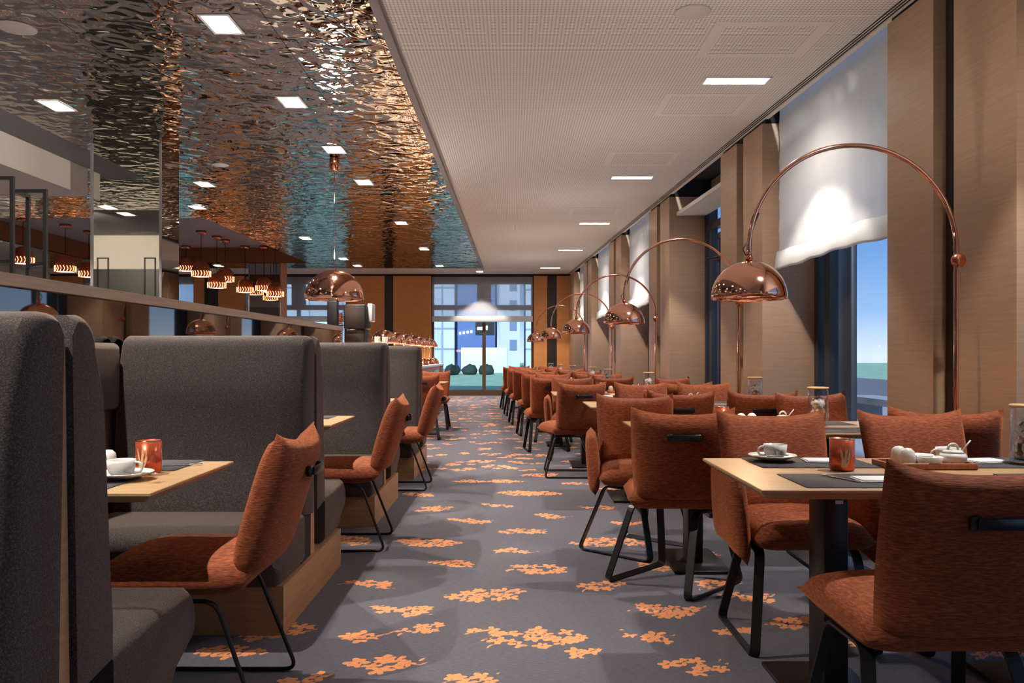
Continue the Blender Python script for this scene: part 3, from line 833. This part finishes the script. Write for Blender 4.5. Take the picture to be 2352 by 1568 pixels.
def make_shaker(label):
    o = MB().lathe([(0, .002), (.022, .002), (.026, .008), (.027, .03), (.023, .052), (.012, .062), (0, .064)], 22).build('salt_shaker', 'porcelain')
    return tag(o, label, 'shaker', 'white salt and pepper shakers')
def make_bowl(label):
    o = MB().lathe([(0, .002), (.030, .002), (.038, .01), (.043, .032), (.041, .033), (.035, .014), (0, .010)], 26).build('sugar_bowl', 'porcelain')
    return tag(o, label, 'bowl', 'small white bowls')
def make_pot(label):
    t = thing('lidded_pot', label, 'pot', (0, 0, 0), 0, 'small white lidded pots')
    MB().lathe([(0, .002), (.03, .002), (.042, .012), (.046, .028), (.040, .04), (0, .040)], 26).build('body', 'porcelain', t)
    c = MB().lathe([(0, .041), (.038, .041), (.030, .050), (0, .055)], 26)
    c.tube([(.018 * math.cos(a), 0, .053 + .020 * math.sin(a)) for a in [PI * k / 8 for k in range(9)]], .0045); c.build('lid', 'porcelain', t)
    MB().tube([(.03, 0, .045), (.062, 0, .085)], .0028).build('spoon_handle', 'porcelain', t)
    return t
def make_mat(label, w=.42, d=.28):
    o = MB().rbox((0, 0, .0012), (w, d, .0022), .0008, 1).build('placemat', 'placemat'); return tag(o, label, 'placemat', 'charcoal placemats')
def make_napkin(label, w=.13, d=.10):
    o = MB().rbox((0, 0, .002), (w, d, .0035), .001, 1).rbox((.002, .001, .0055), (w - .006, d - .006, .003), .001, 1).build('paper_napkin', 'paper'); return tag(o, label, 'napkin', 'white paper napkins')
def make_tray(label):
    c = MB(); c.rbox((0, 0, .004), (.30, .15, .008), .003)
    for s in (-1, 1): c.rbox((s * .148, 0, .012), (.008, .15, .020), .003); c.rbox((0, s * .073, .012), (.30, .008, .020), .003)
    return tag(c.build('wooden_tray', 'wood_tray'), label, 'tray', 'wooden condiment trays')
PROT = {}
def put(kind, maker, x, y, label, z=ZT, rz=0):
    if kind not in PROT:
        o = maker(label); PROT[kind] = o; o.location = (x, y, z); o.rotation_euler = (0, 0, rz); return o
    return dup(PROT[kind], (x, y, z), rz, label)
MZ = ZT + .0025
tn1 = 'on the closest window table'
put('mat', make_mat, 1.085, 2.995, 'charcoal placemat under the cup and saucer ' + tn1)
put('mat', make_mat, 1.085, 2.565, 'charcoal placemat with the fork ' + tn1)
put('mat', make_mat, 1.80, 2.99, 'charcoal placemat beside the jar, far side of the closest window table')
put('mat', make_mat, 1.80, 2.565, 'charcoal placemat behind the nearest chair back, window half')
put('saucer', make_saucer, .965, 3.03, 'white saucer holding a cup ' + tn1, MZ)
put('cup', make_cup, .975, 3.03, 'white coffee cup on its saucer ' + tn1, MZ + .0065, .1)
o = put('spoon', make_spoon, .93, 2.975, 'teaspoon resting on the saucer ' + tn1, MZ + .026, .1)
put('napkin', make_napkin, 1.145, 3.02, 'white paper napkin between the saucer and the copper votive', MZ, -.1)
put('votive', make_votive, 1.130, 2.80, 'copper votive with a pale branch motif ' + tn1)
put('fork', make_fork, 1.035, 2.60, 'fork lying on the near placemat ' + tn1, MZ + .003, .35)
put('napkin', make_napkin, 1.14, 2.56, 'white paper napkin beside the fork ' + tn1, MZ, 0)
put('fork', make_fork, 1.245, 3.0, 'fork behind the copper votive ' + tn1, MZ + .003, -.5)
put('tray', make_tray, 1.45, 2.88, 'wooden tray carrying white condiment pots ' + tn1)
TZ = ZT + .009
put('shaker', make_shaker, 1.372, 2.90, 'rear white shaker on the tray ' + tn1, TZ)
put('shaker', make_shaker, 1.372, 2.838, 'front white shaker on the tray ' + tn1, TZ)
put('bowl', make_bowl, 1.455, 2.91, 'low white bowl in the middle of the tray ' + tn1, TZ)
put('bowl', make_bowl, 1.455, 2.845, 'low white bowl at the front of the tray ' + tn1, TZ)
put('pot', make_pot, 1.553, 2.88, 'white lidded pot at the tray end ' + tn1, TZ)
put('cup', make_cup, 1.60, 3.00, 'white coffee cup behind the lidded pot ' + tn1, ZT, .1)
put('napkin', make_napkin, 1.74, 3.01, 'white paper napkin by the glass jar ' + tn1, MZ, .2)
put('jar', make_jar, 1.865, 2.96, 'largest cork lidded glass jar of potpourri ' + tn1, MZ)
# other window tables
for i in range(1, 9):
    tx, ty = TABW[i]; w = nm[i]; ot = 'on the %s window table' % w
    if i < 6:
        for (dx, dy, side) in ((-.36, .22, 'far side, aisle half'), (-.36, -.22, 'near side, aisle half'), (.36, .22, 'far side, window half'), (.36, -.22, 'near side, window half')):
            put('mat', make_mat, tx + dx, ty + dy, 'charcoal placemat %s, %s' % (ot, side))
        put('napkin', make_napkin, tx - .30, ty + .24, 'white paper napkin %s, far side' % ot, MZ, .1)
        put('napkin', make_napkin, tx - .42, ty - .22, 'white paper napkin %s, near side' % ot, MZ, -.1)
    jx = (.34, .66, .30, .26, .34, .30, .3, .3)[i - 1]
    put('jar', make_jar, tx + jx, ty + .06, 'cork lidded glass potpourri jar ' + ot, MZ if abs(.06 - .22) < .14 else ZT + .003)
    put('votive', make_votive, tx - .22, ty - .02, 'copper votive holder ' + ot)
    if i < 6:
        put('tray', make_tray, tx + .02, ty + .02, 'wooden condiment tray ' + ot)
        put('shaker', make_shaker, tx - .10, ty + .02, 'white shaker at the aisle end of the tray ' + ot, TZ)
        put('shaker', make_shaker, tx - .035, ty + .04, 'taller looking white shaker second from the tray end ' + ot, TZ)
        put('bowl', make_bowl, tx + .05, ty + .02, 'low white bowl on the tray ' + ot, TZ)
        put('pot', make_pot, tx + .13, ty + .02, 'white lidded pot on the tray ' + ot, TZ)
        if i != 1:
            put('saucer', make_saucer, tx - .52, ty + .17, 'white saucer ' + ot, MZ)
            put('cup', make_cup, tx - .52, ty + .17, 'white coffee cup ' + ot, MZ + .0065, 0)
# booth table 1
tb = 'on the nearest booth table'
put('mat', make_mat, -1.36, 2.92, 'charcoal placemat at the far edge of the nearest booth table')
put('mat', make_mat, -1.40, 2.49, 'charcoal placemat under the saucer ' + tb)
put('saucer', make_saucer, -1.225, 2.585, 'white saucer holding a cup ' + tb, MZ)
put('cup', make_cup, -1.235, 2.585, 'white coffee cup on its saucer ' + tb, MZ + .0065, PI)
put('spoon', make_spoon, -1.165, 2.545, 'teaspoon on the saucer ' + tb, MZ + .026, -.2)
put('votive', make_votive, -1.215, 2.735, 'copper votive standing behind the cup ' + tb)
put('fork', make_fork, -1.17, 2.90, 'fork on the far placemat ' + tb, MZ + .003, -1.2)
put('tray', make_tray, -1.50, 2.74, 'wooden condiment tray ' + tb)
put('shaker', make_shaker, -1.375, 2.72, 'white shaker beside the cup ' + tb, TZ)
put('shaker', make_shaker, -1.375, 2.785, 'white shaker behind the other one ' + tb, TZ)
put('bowl', make_bowl, -1.50, 2.74, 'low white bowl on the tray ' + tb, TZ)
for (x, y, w) in ((-1.42, 4.97, 'second'), (-1.40, 7.10, 'third')):
    put('mat', make_mat, x + .08, y + .2, 'charcoal placemat on the %s booth table, far side' % w)
    put('mat', make_mat, x + .04, y - .2, 'charcoal placemat on the %s booth table, near side' % w)
    put('votive', make_votive, x + .1, y, 'copper votive holder on the %s booth table' % w)
put('votive', make_votive, -1.12, 11.9, 'copper votive on the small table beyond the booths')

# ------------------------------------------------------------------ arc floor lamps
def dome_prof(r, inner=False):
    n = 12; p = [(r * math.sin(a), r * math.cos(a) * .98) for a in [PI / 2 * 1.04 * k / n for k in range(n + 1)]]
    q_ = [((r - .006) * math.sin(a), (r - .006) * math.cos(a) * .98) for a in [PI / 2 * 1.04 * k / n for k in range(n, -1, -1)]]
    return p + q_
def make_arc(label):
    t = thing('arc_floor_lamp', label, 'floor lamp', (0, 0, 0), 0, 'copper arc floor lamps along the windows')
    # origin at the base; the shade hangs 1.146 m to the -X side
    R = .573; zc = 1.73 - .0
    pts = [(0, 0, .03), (0, 0, .9), (0, 0, 1.60), (0, 0, zc)] + [(-R + R * math.cos(a), 0, zc + R * math.sin(a)) for a in [PI * k / 40 for k in range(1, 41)]] + [(-2 * R, 0, 1.675)]
    MB().tube(pts, .0135, 12).build('arc_pole', 'copper', t)
    MB().lathe([(0, 0), (.15, 0), (.152, .004), (.152, .026), (.148, .03), (0, .03)], 32).build('base', 'copper', t)
    c = MB().lathe([(0, -.012), (.036, -.012), (.040, -.006), (.040, .006), (.036, .012), (0, .012)], 22, (-.0, -.022, 1.665), Matrix.Rotation(PI / 2, 4, 'X') @ Matrix.Rotation(0, 4, 'Y'))
    c.build('joint_knob', 'copper_dark', t)
    s = MB().lathe(dome_prof(.205), 40, (-2 * R, 0, 1.465)).build('lamp_shade', 'copper', t)
    MB().lathe([(.012, 1.665), (.020, 1.67), (.020, 1.69), (.012, 1.695), (.010, 1.73)], 14, (-2 * R, 0, 0)).build('socket_cap', 'copper_dark', t)
    b = MB().lathe([(0, -.035), (.02, -.03), (.03, 0), (.02, .03), (0, .035)], 14, (-2 * R, 0, 1.56)).build('bulb', 'bulb_warm', t)
    c = MB(); c.tube([(-2 * R - .01, .012, 1.69), (-2 * R - .03, .012, 1.73), (-2 * R + .01, .01, 1.80), (-2 * R + .055, .0, 1.93)], .0035); c.build('cable', 'black_plastic', t)
    return t
alab = ['tall nearest copper arc lamp, its dome over the window row by the big blind', 'second copper arc lamp from the camera, before the glass door', 'third copper arc lamp from the camera', 'fourth copper arc lamp from the camera', 'farthest copper arc lamp, by the far corner']
LAMPX = []
arc = None
for i in range(5):
    y = 4.52 + 3.65 * i; dx = 1.31 - .19 * i; loc = (dx + 1.146, y, 0)
    loc = (min(dx + 1.146, RX(y) - .10), y, 0)
    if arc is None: arc = make_arc(alab[0]); arc.location = loc
    else: dup(arc, loc, 0, alab[i])
    l = bpy.data.lights.new('arc_bulb', 'POINT'); l.energy = 5; l.color = lin((255, 206, 160))[:3]; l.shadow_soft_size = .03
    lo = bpy.data.objects.new('arc_bulb', l); COL.objects.link(lo); lo.location = (loc[0] - 1.146, y, 1.50)
    spot('added_uplight', (loc[0] - 1.146, y, 1.76), 15, 165, .6, (250, 244, 240), .10, None, (0, 0, 1))  # added upward fill, stands in for light thrown up by the copper dome

# ------------------------------------------------------------------ recessed lights
def make_twin(label):
    t = thing('ceiling_light', label, 'ceiling light', (0, 0, 0), 0, 'square twin downlights in the metal ceiling')
    c = MB(); w, d = .108, .168
    for (a, b, e, f) in ((-w, w, -d, -d + .02), (-w, w, d - .02, d), (-w, -w + .018, -d, d), (w - .018, w, -d, d)): c.box(a, b, e, f, -.006, .0)
    c.build('frame', 'porcelain', t)
    MB().box(-w + .018, w - .018, -d + .02, d - .02, -.003, -.001).build('diffuser', 'lamp_soft', t)
    for s in (-1, 1): MB().disc(.052, -.0045, 24, (0, s * .075, 0), True).build('bulb', 'lamp_on', t)
    return t
def make_triple(label):
    t = thing('ceiling_light', label, 'ceiling light', (0, 0, 0), 0, 'long triple downlights in the white ceiling')
    c = MB(); w, d = .275, .095
    for (a, b, e, f) in ((-w, w, -d, -d + .018), (-w, w, d - .018, d), (-w, -w + .018, -d, d), (w - .018, w, -d, d)): c.box(a, b, e, f, -.006, .0)
    c.build('frame', 'porcelain', t)
    MB().box(-w + .018, w - .018, -d + .018, d - .018, -.003, -.001).build('diffuser', 'lamp_soft', t)
    for s in (-1, 0, 1): MB().disc(.055, -.0045, 24, (s * .165, 0, 0), True).build('bulb', 'lamp_on', t)
    return t
TWIN = [(-2.0, 5.63), (-4.16, 7.47), (-1.98, 7.36), (-1.97, 9.06), (-4.1, 10.9), (-1.95, 10.78), (-4.85, 12.6), (-1.91, 14.1), (-4.03, 15.96), (-1.89, 17.6), (-4.0, 19.4), (-3.95, 20.9), (-1.85, 20.9), (-2.0, 3.3), (-3.9, 4.3), (-2.0, .9), (-4.1, .6), (-6.23, 5.0), (-6.23, 4.4), (-9.0, 4.0), (-7.0, 11.2), (-9.8, 12.3), (-11.5, 16), (-11.5, 20.9), (-7.5, 20.9), (-2.0, -1.5), (-4.5, -1.7), (-7.2, -1.7)]  # includes fixtures added behind the camera and at far left for more light
tw = None
for i, (x, y) in enumerate(TWIN):
    row = 'the row above the partition' if x > -3 else 'the outer left row'
    near = sorted([q_[1] for q_ in TWIN if (q_[0] > -3) == (x > -3)]).index(y) + 1
    lab = 'square downlight %s from the camera in %s' % ((['first', 'second', 'third', 'fourth', 'fifth', 'sixth', 'seventh', 'eighth', 'ninth', 'tenth', 'eleventh', 'twelfth', 'thirteenth', 'fourteenth', 'fifteenth', 'sixteenth', 'seventeenth', 'eighteenth'])[near - 1], row)
    if tw is None: tw = make_twin(lab); tw.location = (x, y, ZC - .001)
    else: dup(tw, (x, y, ZC - .001), 0, lab)
    spot('downlight', (x, y, ZC - .05), 135, 100, .25, (255, 244, 232), .025)
TRI = [(1.86, 6.79), (1.54, 10.49), (1.43, 14.16), (1.27, 17.75), (1.0, 21.4), (2.12, 3.1)]
tr = None
for i, (x, y) in enumerate(TRI):
    lab = 'long downlight with three lamps, %s along the white ceiling' % ['first in view', 'second in view', 'third in view', 'fourth in view', 'farthest', 'nearest the camera'][i]
    if tr is None: tr = make_triple(lab); tr.location = (x, y, ZC - .001)
    else: dup(tr, (x, y, ZC - .001), 0, lab)
    xx = RX(y) - .50
    spot('downlight', (x, y, ZC - .03), 82, 86, .25, (255, 246, 238), .03)
    spot('downlight', (x + .1, y, ZC - .03), 34, 148, .9, (255, 246, 238), .05)
t = dup(tw, (-.88, 22.3, ZC - .002), 0, 'downlight above the blind of the end window', 'downlights by the back wall')
spot('downlight', (-.88, 22.45, ZC - .05), 110, 84, .3)
spot('downlight', (-2.0, 5.63, ZC - .12), 150, 60, .9, (255, 244, 232), .03, None, (-3.2, 2.7, -.14))  # added aimed spot, brightens the white bulkhead
spot('downlight', (-6.6, 5.0, ZC - .10), 120, 75, .8, (255, 244, 232), .03, None, (-.3, -1, -.35))  # added aimed spot, brightens the inner wall for the column mirror
spot('downlight', (-7.6, 4.4, ZC - .10), 120, 75, .8, (255, 244, 232), .03, None, (.1, -1, -.45))  # second added spot on the inner wall
# round speakers and hatches
def speaker(x, y, lab, r=.13):
    o = MB().lathe([(0, -.008), (r - .01, -.008), (r, -.004), (r, 0)], 32, (x, y, ZC - .001)).build('ceiling_speaker', 'speaker'); tag(o, lab, 'speaker', 'round ceiling speakers')
speaker(-3.45, 5.69, 'round speaker in the metal ceiling, beyond the picture corner light'); speaker(1.2, 5.43, 'round speaker in the white ceiling', .12)
speaker(-3.5, 9.8, 'small round disc in the metal ceiling by the mirrored column', .1); speaker(-1.0 - .6, 12.6, 'small round disc in the metal ceiling, mid room', .09)
hn = 50
for k, (x, y) in enumerate(((1.80, 5.92), (1.74, 7.46), (1.50, 9.5), (1.3, 13.0))):
    w, d = .40, .33; c = MB()
    for (a, b, e, f) in ((-w, w, -d, -d + .07), (-w, w, d - .07, d), (-w, -w + .07, -d + .07, d - .07), (w - .07, w, -d + .07, d - .07)): c.box(x + a, x + b, y + e, y + f, ZC - .003, ZC + .01)
    o = struct('trim_%d' % hn, c, 'ceiling_plain'); hn += 1

# ------------------------------------------------------------------ pendants
t = thing('pendant_lamp', 'big copper dome pendant hanging above the end of the partition', 'pendant lamp', (-2.05, 9.44, 0))
MB().lathe(dome_prof(.335), 44, (0, 0, 1.80)).build('lamp_shade', 'copper', t)
MB().tube([(0, 0, 2.13), (0, 0, ZC - .13)], .004).build('cord', 'copper', t)
MB().lathe([(0, 0), (.05, 0), (.058, -.02), (.058, -.13), (.02, -.15), (0, -.15)], 24, (0, 0, ZC - .002)).build('ceiling_cup', 'copper_dark', t)
MB().lathe([(0, -.05), (.03, -.04), (.045, 0), (.03, .04), (0, .06)], 14, (0, 0, 1.93)).build('bulb', 'bulb_warm', t)
l = bpy.data.lights.new('pendant_bulb', 'POINT'); l.energy = 5; l.color = lin((255, 206, 160))[:3]; l.shadow_soft_size = .05
lo = bpy.data.objects.new('pendant_bulb', l); COL.objects.link(lo); lo.location = (-2.05, 9.44, 1.86)
spot('added_uplight', (-2.05, 9.44, 2.25), 25, 165, .6, (250, 244, 240), .10, None, (0, 0, 1))  # added upward fill over the pendant, brightens the ceiling
def make_small_pendant(label):
    t = thing('pendant_lamp', label, 'pendant lamp', (0, 0, 0), 0, 'small copper pendants hung in the wood lined recess')
    r = .19; prof = [(.01, .34), (.06, .332), (.12, .30), (.165, .24), (.188, .17), (.194, .09), (.19, .0), (.186, .0), (.188, .09), (.182, .165), (.16, .235), (.11, .29), (0, .33)]
    MB().lathe(prof, 26).build('lamp_shade', 'copper_satin', t)
    c = MB()
    for k in range(20):
        a = 2 * PI * k / 20; c.tube([(.194 * math.cos(a), .194 * math.sin(a), .008), (.195 * math.cos(a + .13), .195 * math.sin(a + .13), .065), (.196 * math.cos(a), .196 * math.sin(a), .125)], .006, 5)
    c.build('lattice_band', 'lit_holes', t)
    MB().disc(.17, .012, 24, (0, 0, 0), True).build('diffuser', 'bulb_warm', t)
    MB().tube([(0, 0, .33), (0, 0, .9)], .006, 6).build('cord', 'black_plastic', t)
    return t
PD = [(150, 625, 515), (204, 637, 530), (53, 606, 500), (427, 623, 565), (462, 636, 530), (498, 662, 542), (517, 648, 550), (563, 672, 572), (606, 668, 578), (632, 686, 580)]
# each: pixel x, pixel y of the lower rim, pixel y of the ceiling plate -> depth from the plate on the recess ceiling
pp = None
pdl = ['small copper pendant left of the mirrored column, second from it', 'small copper pendant half hidden by the mirrored column', 'small copper pendant seen between the bars of the black rack', 'small copper pendant closest to the right flank of the mirrored column',
       'small copper pendant second to the right of the mirrored column', 'small copper pendant in front of its twin, mid cluster', 'small copper pendant overlapped by its twin, mid cluster', 'small copper pendant hanging low, before the far column',
       'small copper pendant in front of the far mirrored column', 'small copper pendant at the end of the cluster, lowest of all']
for i, (px, pb, pt) in enumerate(PD):
    D = min(19.9, max(13.9, (3.80 - HC) * F / (815 - pt)))
    x = (px - 1176) * D / F; z = HC + (815 - pb) * D / F
    if x > RXR - .3: x = RXR - .3
    if i == 9: D = 19.3; x = (px - 1176) * D / F
    loc = (x, D, z)
    o = make_small_pendant(pdl[i])
    for ch in o.children:
        if ch.name.startswith('cord'):
            ch.data = ch.data.copy()
            for v_ in ch.data.vertices:
                if v_.co.z > .5: v_.co.z = 3.80 - z - .05
    MB().lathe([(0, 0), (.11, 0), (.11, -.07), (0, -.075)], 20, (0, 0, 3.80 - z - .001)).build('ceiling_cup', 'copper_dark', o)
    o.location = loc

# ------------------------------------------------------------------ beyond the partition
def rack(x, y, w, z1, lab, dy=.14):
    t = thing('metal_rack', lab, 'rack', (x, y, 0)); b = .0095
    MB().box(w / 2 - b, w / 2 + b, -b, b, 0, z1).build('upright', 'black_metal', t)
    MB().box(-w / 2 - b, -w / 2 + b, dy - b, dy + b, 0, z1).build('upright', 'black_metal', t)
    c = MB(); c.sweep([(w / 2, 0, z1 - b), (-w / 2, 0, z1 - b), (-w / 2, dy, z1 - b)], [(-b, -b), (b, -b), (b, b), (-b, b)]); c.build('top_bar', 'black_metal', t)
    MB().sweep([(w / 2, 0, 1.66), (-w / 2, dy, 1.66)], [(-b, -b), (b, -b), (b, b), (-b, b)]).build('cross_bar', 'black_metal', t)
rack(-2.715, 4.6, .18, 2.076, 'black steel frame rack behind the rail, nearer the mirrored column')
rack(-3.03, 4.5, .56, 2.127, 'black steel frame rack behind the rail, cut by the picture edge')
rack(-6.95, 3.7, .17, 2.80, 'black steel portal reflected in the mirrored column, nearer the picture edge', .02)
rack(-6.15, 3.7, .17, 2.80, 'black steel portal reflected in the mirrored column, nearer its right flank', .02)
# coffee station
t = thing('coffee_counter', 'dark counter carrying the coffee machine past the partition end', 'counter', (-2.30, 10.15, 0))
MB().rbox((0, 0, .46), (1.30, .9, .90), .01).build('body', 'dark_wall', t); MB().rbox((0, 0, .93), (1.36, .96, .04), .008).build('worktop', 'white_lacquer', t)
D = 10.15
t = thing('coffee_machine', 'black coffee machine on the counter below the copper pendant', 'coffee machine', ((820 - 1176) * D / F, D, .95))
MB().rbox((0, 0, .26), (.25, .35, .52), .015).build('body', 'black_plastic', t); MB().rbox((.01, -.02, .66), (.27, .38, .30), .02).build('head', 'black_plastic', t)
MB().rbox((-.03, -.215, .50), (.11, .01, .014), .003).build('maker_mark', 'steel', t)
MB().rbox((.17, .05, .72), (.06, .22, .22), .01).build('milk_container', 'white_lacquer', t)
for k, (dx, dy) in enumerate(((.27, -.1), (.34, .06))):
    n_ = 14
    for j in range(n_):
        o = MB().lathe([(.030, 0), (.040, .055), (.037, .055), (.028, .004), (0, .004)], 16).build('glass_cup', 'cup_paper')
        o.location = ((820 - 1176) * D / F + dx, D + dy, .951 + j * .028)
        tag(o, 'cup nested in the stacks beside the coffee machine', 'cup', 'nested cups in two stacks beside the coffee machine')
D = 10.0
t = thing('cup_dispenser', 'clear tube holding a tall stack of copper cups left of the coffee machine', 'dispenser', ((786 - 1176) * D / F, D - .12, .951))
MB().lathe([(.036, 0), (.036, .72), (.034, .72), (.034, 0)], 20).build('tube', 'jar_glass', t)
c = MB()
for j in range(30): c.lathe([(.022, j * .0235), (.031, j * .0235 + .02), (.0, j * .0235 + .02)], 14)
o = c.build('cup_stack', 'votive', t); o['kind'] = 'stuff'
D = 8.95
t = thing('menu_box', 'black box on a thin pole at the end of the wooden rail', 'stand', ((765 - 1176) * D / F, D, 0))
MB().rbox((0, 0, 1.60), (.11, .10, .27), .008).build('box', 'black_plastic', t); MB().rbox((.045, 0, .73), (.016, .016, 1.46), .003).build('pole', 'black_metal', t)
MB().rbox((.03, 0, 1.47), (.17, .03, .014), .004).build('bracket', 'black_metal', t); MB().rbox((.045, 0, .006), (.2, .2, .012), .004).build('foot', 'black_metal', t)
MB().rbox((.01, 0, 1.69), (.075, .08, .12), .005).build('upper_block', 'black_plastic', t)
# buffet
t = thing('buffet_counter', 'long buffet counter with white top and wooden fronts beside the end window', 'buffet', (-1.98, 14.95, 0))
c = MB()
c.box(-.38, .36, -3.6, 3.6, .0, .90); c.build('body', 'wood_amber', t)
MB().rbox((0, 0, .93), (.86, 7.3, .05), .008).build('worktop', 'white_lacquer', t)
MB().rbox((.02, 3.63, .46), (.80, .05, .92), .005).build('end_panel', 'white_lacquer', t)
for k in range(4): MB().box(.362, .372, -3.3 + k * 1.7, -2.1 + k * 1.7, .12, .82).build('glass_front', 'building_glass', t)
def make_heat(label):
    t = thing('heat_lamp', label, 'heat lamp', (0, 0, 0), 0, 'copper heat lamps in a row over the buffet')
    MB().lathe(dome_prof(.175), 28, (0, 0, .38)).build('lamp_shade', 'copper', t)
    c = MB()
    for k in range(28):
        a = 2 * PI * k / 28; c.rbox((.1765 * math.cos(a), .1765 * math.sin(a), .395), (.010, .010, .05), .003, 1)
    c.build('scallop_rim', 'copper', t)
    MB().tube([(0, 0, 0), (0, 0, .60)], .006, 8).build('stem', 'copper', t)
    MB().lathe([(0, 0), (.05, 0), (.05, .012), (0, .014)], 16, (0, 0, 0)).build('foot', 'copper', t)
    MB().disc(.15, .385, 20, (0, 0, 0), True).build('bulb', 'bulb_warm', t)
    return t
hp = None
hl = ['nearest', 'second', 'third', 'fourth', 'fifth', 'sixth', 'farthest']
for k in range(7):
    y = 11.75 + k * 1.08; x = -1.84
    lab = 'copper heat lamp over the buffet, %s of the row' % hl[k]
    if hp is None: hp = make_heat(lab); hp.location = (x, y, .956)
    else: dup(hp, (x, y, .956), 0, lab)
    if k % 2 == 0:
        l = bpy.data.lights.new('heat_bulb', 'POINT'); l.energy = 6; l.color = lin((255, 190, 140))[:3]; l.shadow_soft_size = .08
        lo = bpy.data.objects.new('heat_bulb', l); COL.objects.link(lo); lo.location = (x, y, 1.30)
cl = None
for k in range(5):
    y = 13.37 + k * 1.08
    lab = 'copper cloche on the buffet top, %s from the camera' % ['first', 'second', 'third', 'fourth', 'fifth'][k]
    if cl is None:
        cl = thing('cloche', lab, 'cloche', (-1.68, y, .956), 0, 'copper cloches under the heat lamps')
        MB().lathe([(.10, 0), (.10, .02), (.085, .07), (.05, .11), (0, .125)], 22).build('dome', 'copper_dark', cl); MB().lathe([(0, .12), (.012, .125), (.016, .14), (0, .15)], 12).build('knob', 'copper', cl)
    else: dup(cl, (-1.68, y, .956), 0, lab)

# ------------------------------------------------------------------ outdoors
o = MB().add([(-80, 23.4, -.02), (60, 23.4, -.02), (60, 120, -.02), (-80, 120, -.02)], [(0, 1, 2, 3)]).build('lawn', 'grass', None, 'structure')
o = MB().hexa([(3.75, -20), (60, -20), (60, 23.3), (3.75, 23.3)], -.1, -.03).build('terrace_ground', 'concrete', None, 'structure')
def building(name, x0, x1, y0, y1, z1, m, lab):
    t = thing(name, lab, 'building', ((x0 + x1) / 2, y0, 0)); w = (x1 - x0) / 2
    MB().box(-w, w, 0, y1 - y0, 0, z1).build('wall', m, t); MB().box(-w - .2, w + .2, -.2, y1 - y0 + .2, z1, z1 + .25).build('roof_edge', 'concrete', t)
    return t
building('apartment_building', -22, -4.5, 64, 74, 12, 'facade', 'pale gridded building seen through the left half of the end window')
t = building('shop_building', -4.0, -1.25, 60, 68, 10.4, 'building_navy', 'navy block with a lit sign beyond the end window')
MB().box(-.05, 1.33, -.06, -.01, 2.62, 3.55).build('sign_board', 'black_plastic', t)
c = MB()
r_ = random.Random(4)
for k in range(5): c.box(.08 + k * .16, .08 + k * .16 + .11, -.09, -.065, 2.98, 2.98 + (.22 if k != 4 else .30))
for k in range(4): c.box(-1.25 + k * .28, -1.25 + k * .28 + .12, -.05, -.02, 2.66 + .04 * k, 2.82 + .04 * k)
c.build('sign_lettering', 'lamp_soft', t)
t = building('tower_block', -.95, 0.6, 62, 70, 13, 'building_pale', 'white tower block right of the window mullion')
for k in range(6): MB().box(.0, .55, -.05, -.005, 1.5 + k * 1.5, 2.3 + k * 1.5).build('window', 'building_glass', t)
building('office_building', 1.1, 16, 66, 76, 9, 'facade', 'grey blue building at the far right of the end window')
o = MB().rbox((-1.8, 54, .80), (3.0, 2.2, 1.66), .04).build('container', 'white_lacquer'); tag(o, 'white container on the lawn before the navy block', 'container')
for k in range(7):
    a = MB(); rr_ = random.Random(k)
    a.lathe([(.0, 0), (.45, .05), (.55, .3), (.4, .6), (0, .72)], 12); o = a.build('shrub', 'bush')
    for v_ in o.data.vertices: v_.co *= rr_.uniform(.75, .95)
    o.location = (-7.5 + k * 1.0, 48 + rr_.uniform(-.4, .4), -.03); tag(o, 'dark shrub in the low hedge on the lawn', 'shrub', 'shrubs of the low hedge on the lawn')
t = thing('street_lamp', 'street lamp with a round white glow outside the end window', 'street lamp', (-4.15, 40, 0))
MB().tube([(0, 0, 0), (0, 0, 4.6)], .13).build('pole', 'concrete', t); MB().lathe([(0, -.16), (.12, -.1), (.16, 0), (.12, .1), (0, .16)], 14, (0, -.2, 1.05)).build('lamp_head', 'street_light', t)
# outside the near window on the right
o = MB().box(9.0, 9.2, 6, 34, 0, .55).build('garden_wall', 'concrete'); tag(o, 'low pale garden wall outside the near window', 'wall')
o = MB().hexa([(9.3, -5), (60, -5), (60, 60), (9.3, 60)], -.02, .02).build('meadow', 'grass', None, 'structure')
t = thing('garden_bench', 'pale slab bench outside the near window', 'bench', (5.6, 12.0, 0))
MB().box(-.25, .25, -1.2, 1.2, .40, .50).build('seat', 'concrete', t)
for s in (-.9, .9): MB().box(-.2, .2, s - .1, s + .1, -.03, .40).build('leg', 'concrete', t)
o = MB().rbox((5.0, 12.2, 1.6), (.10, .5, 3.3), .02).build('facade_post', 'frame_dark'); tag(o, 'dark facade post outside the near window', 'post')
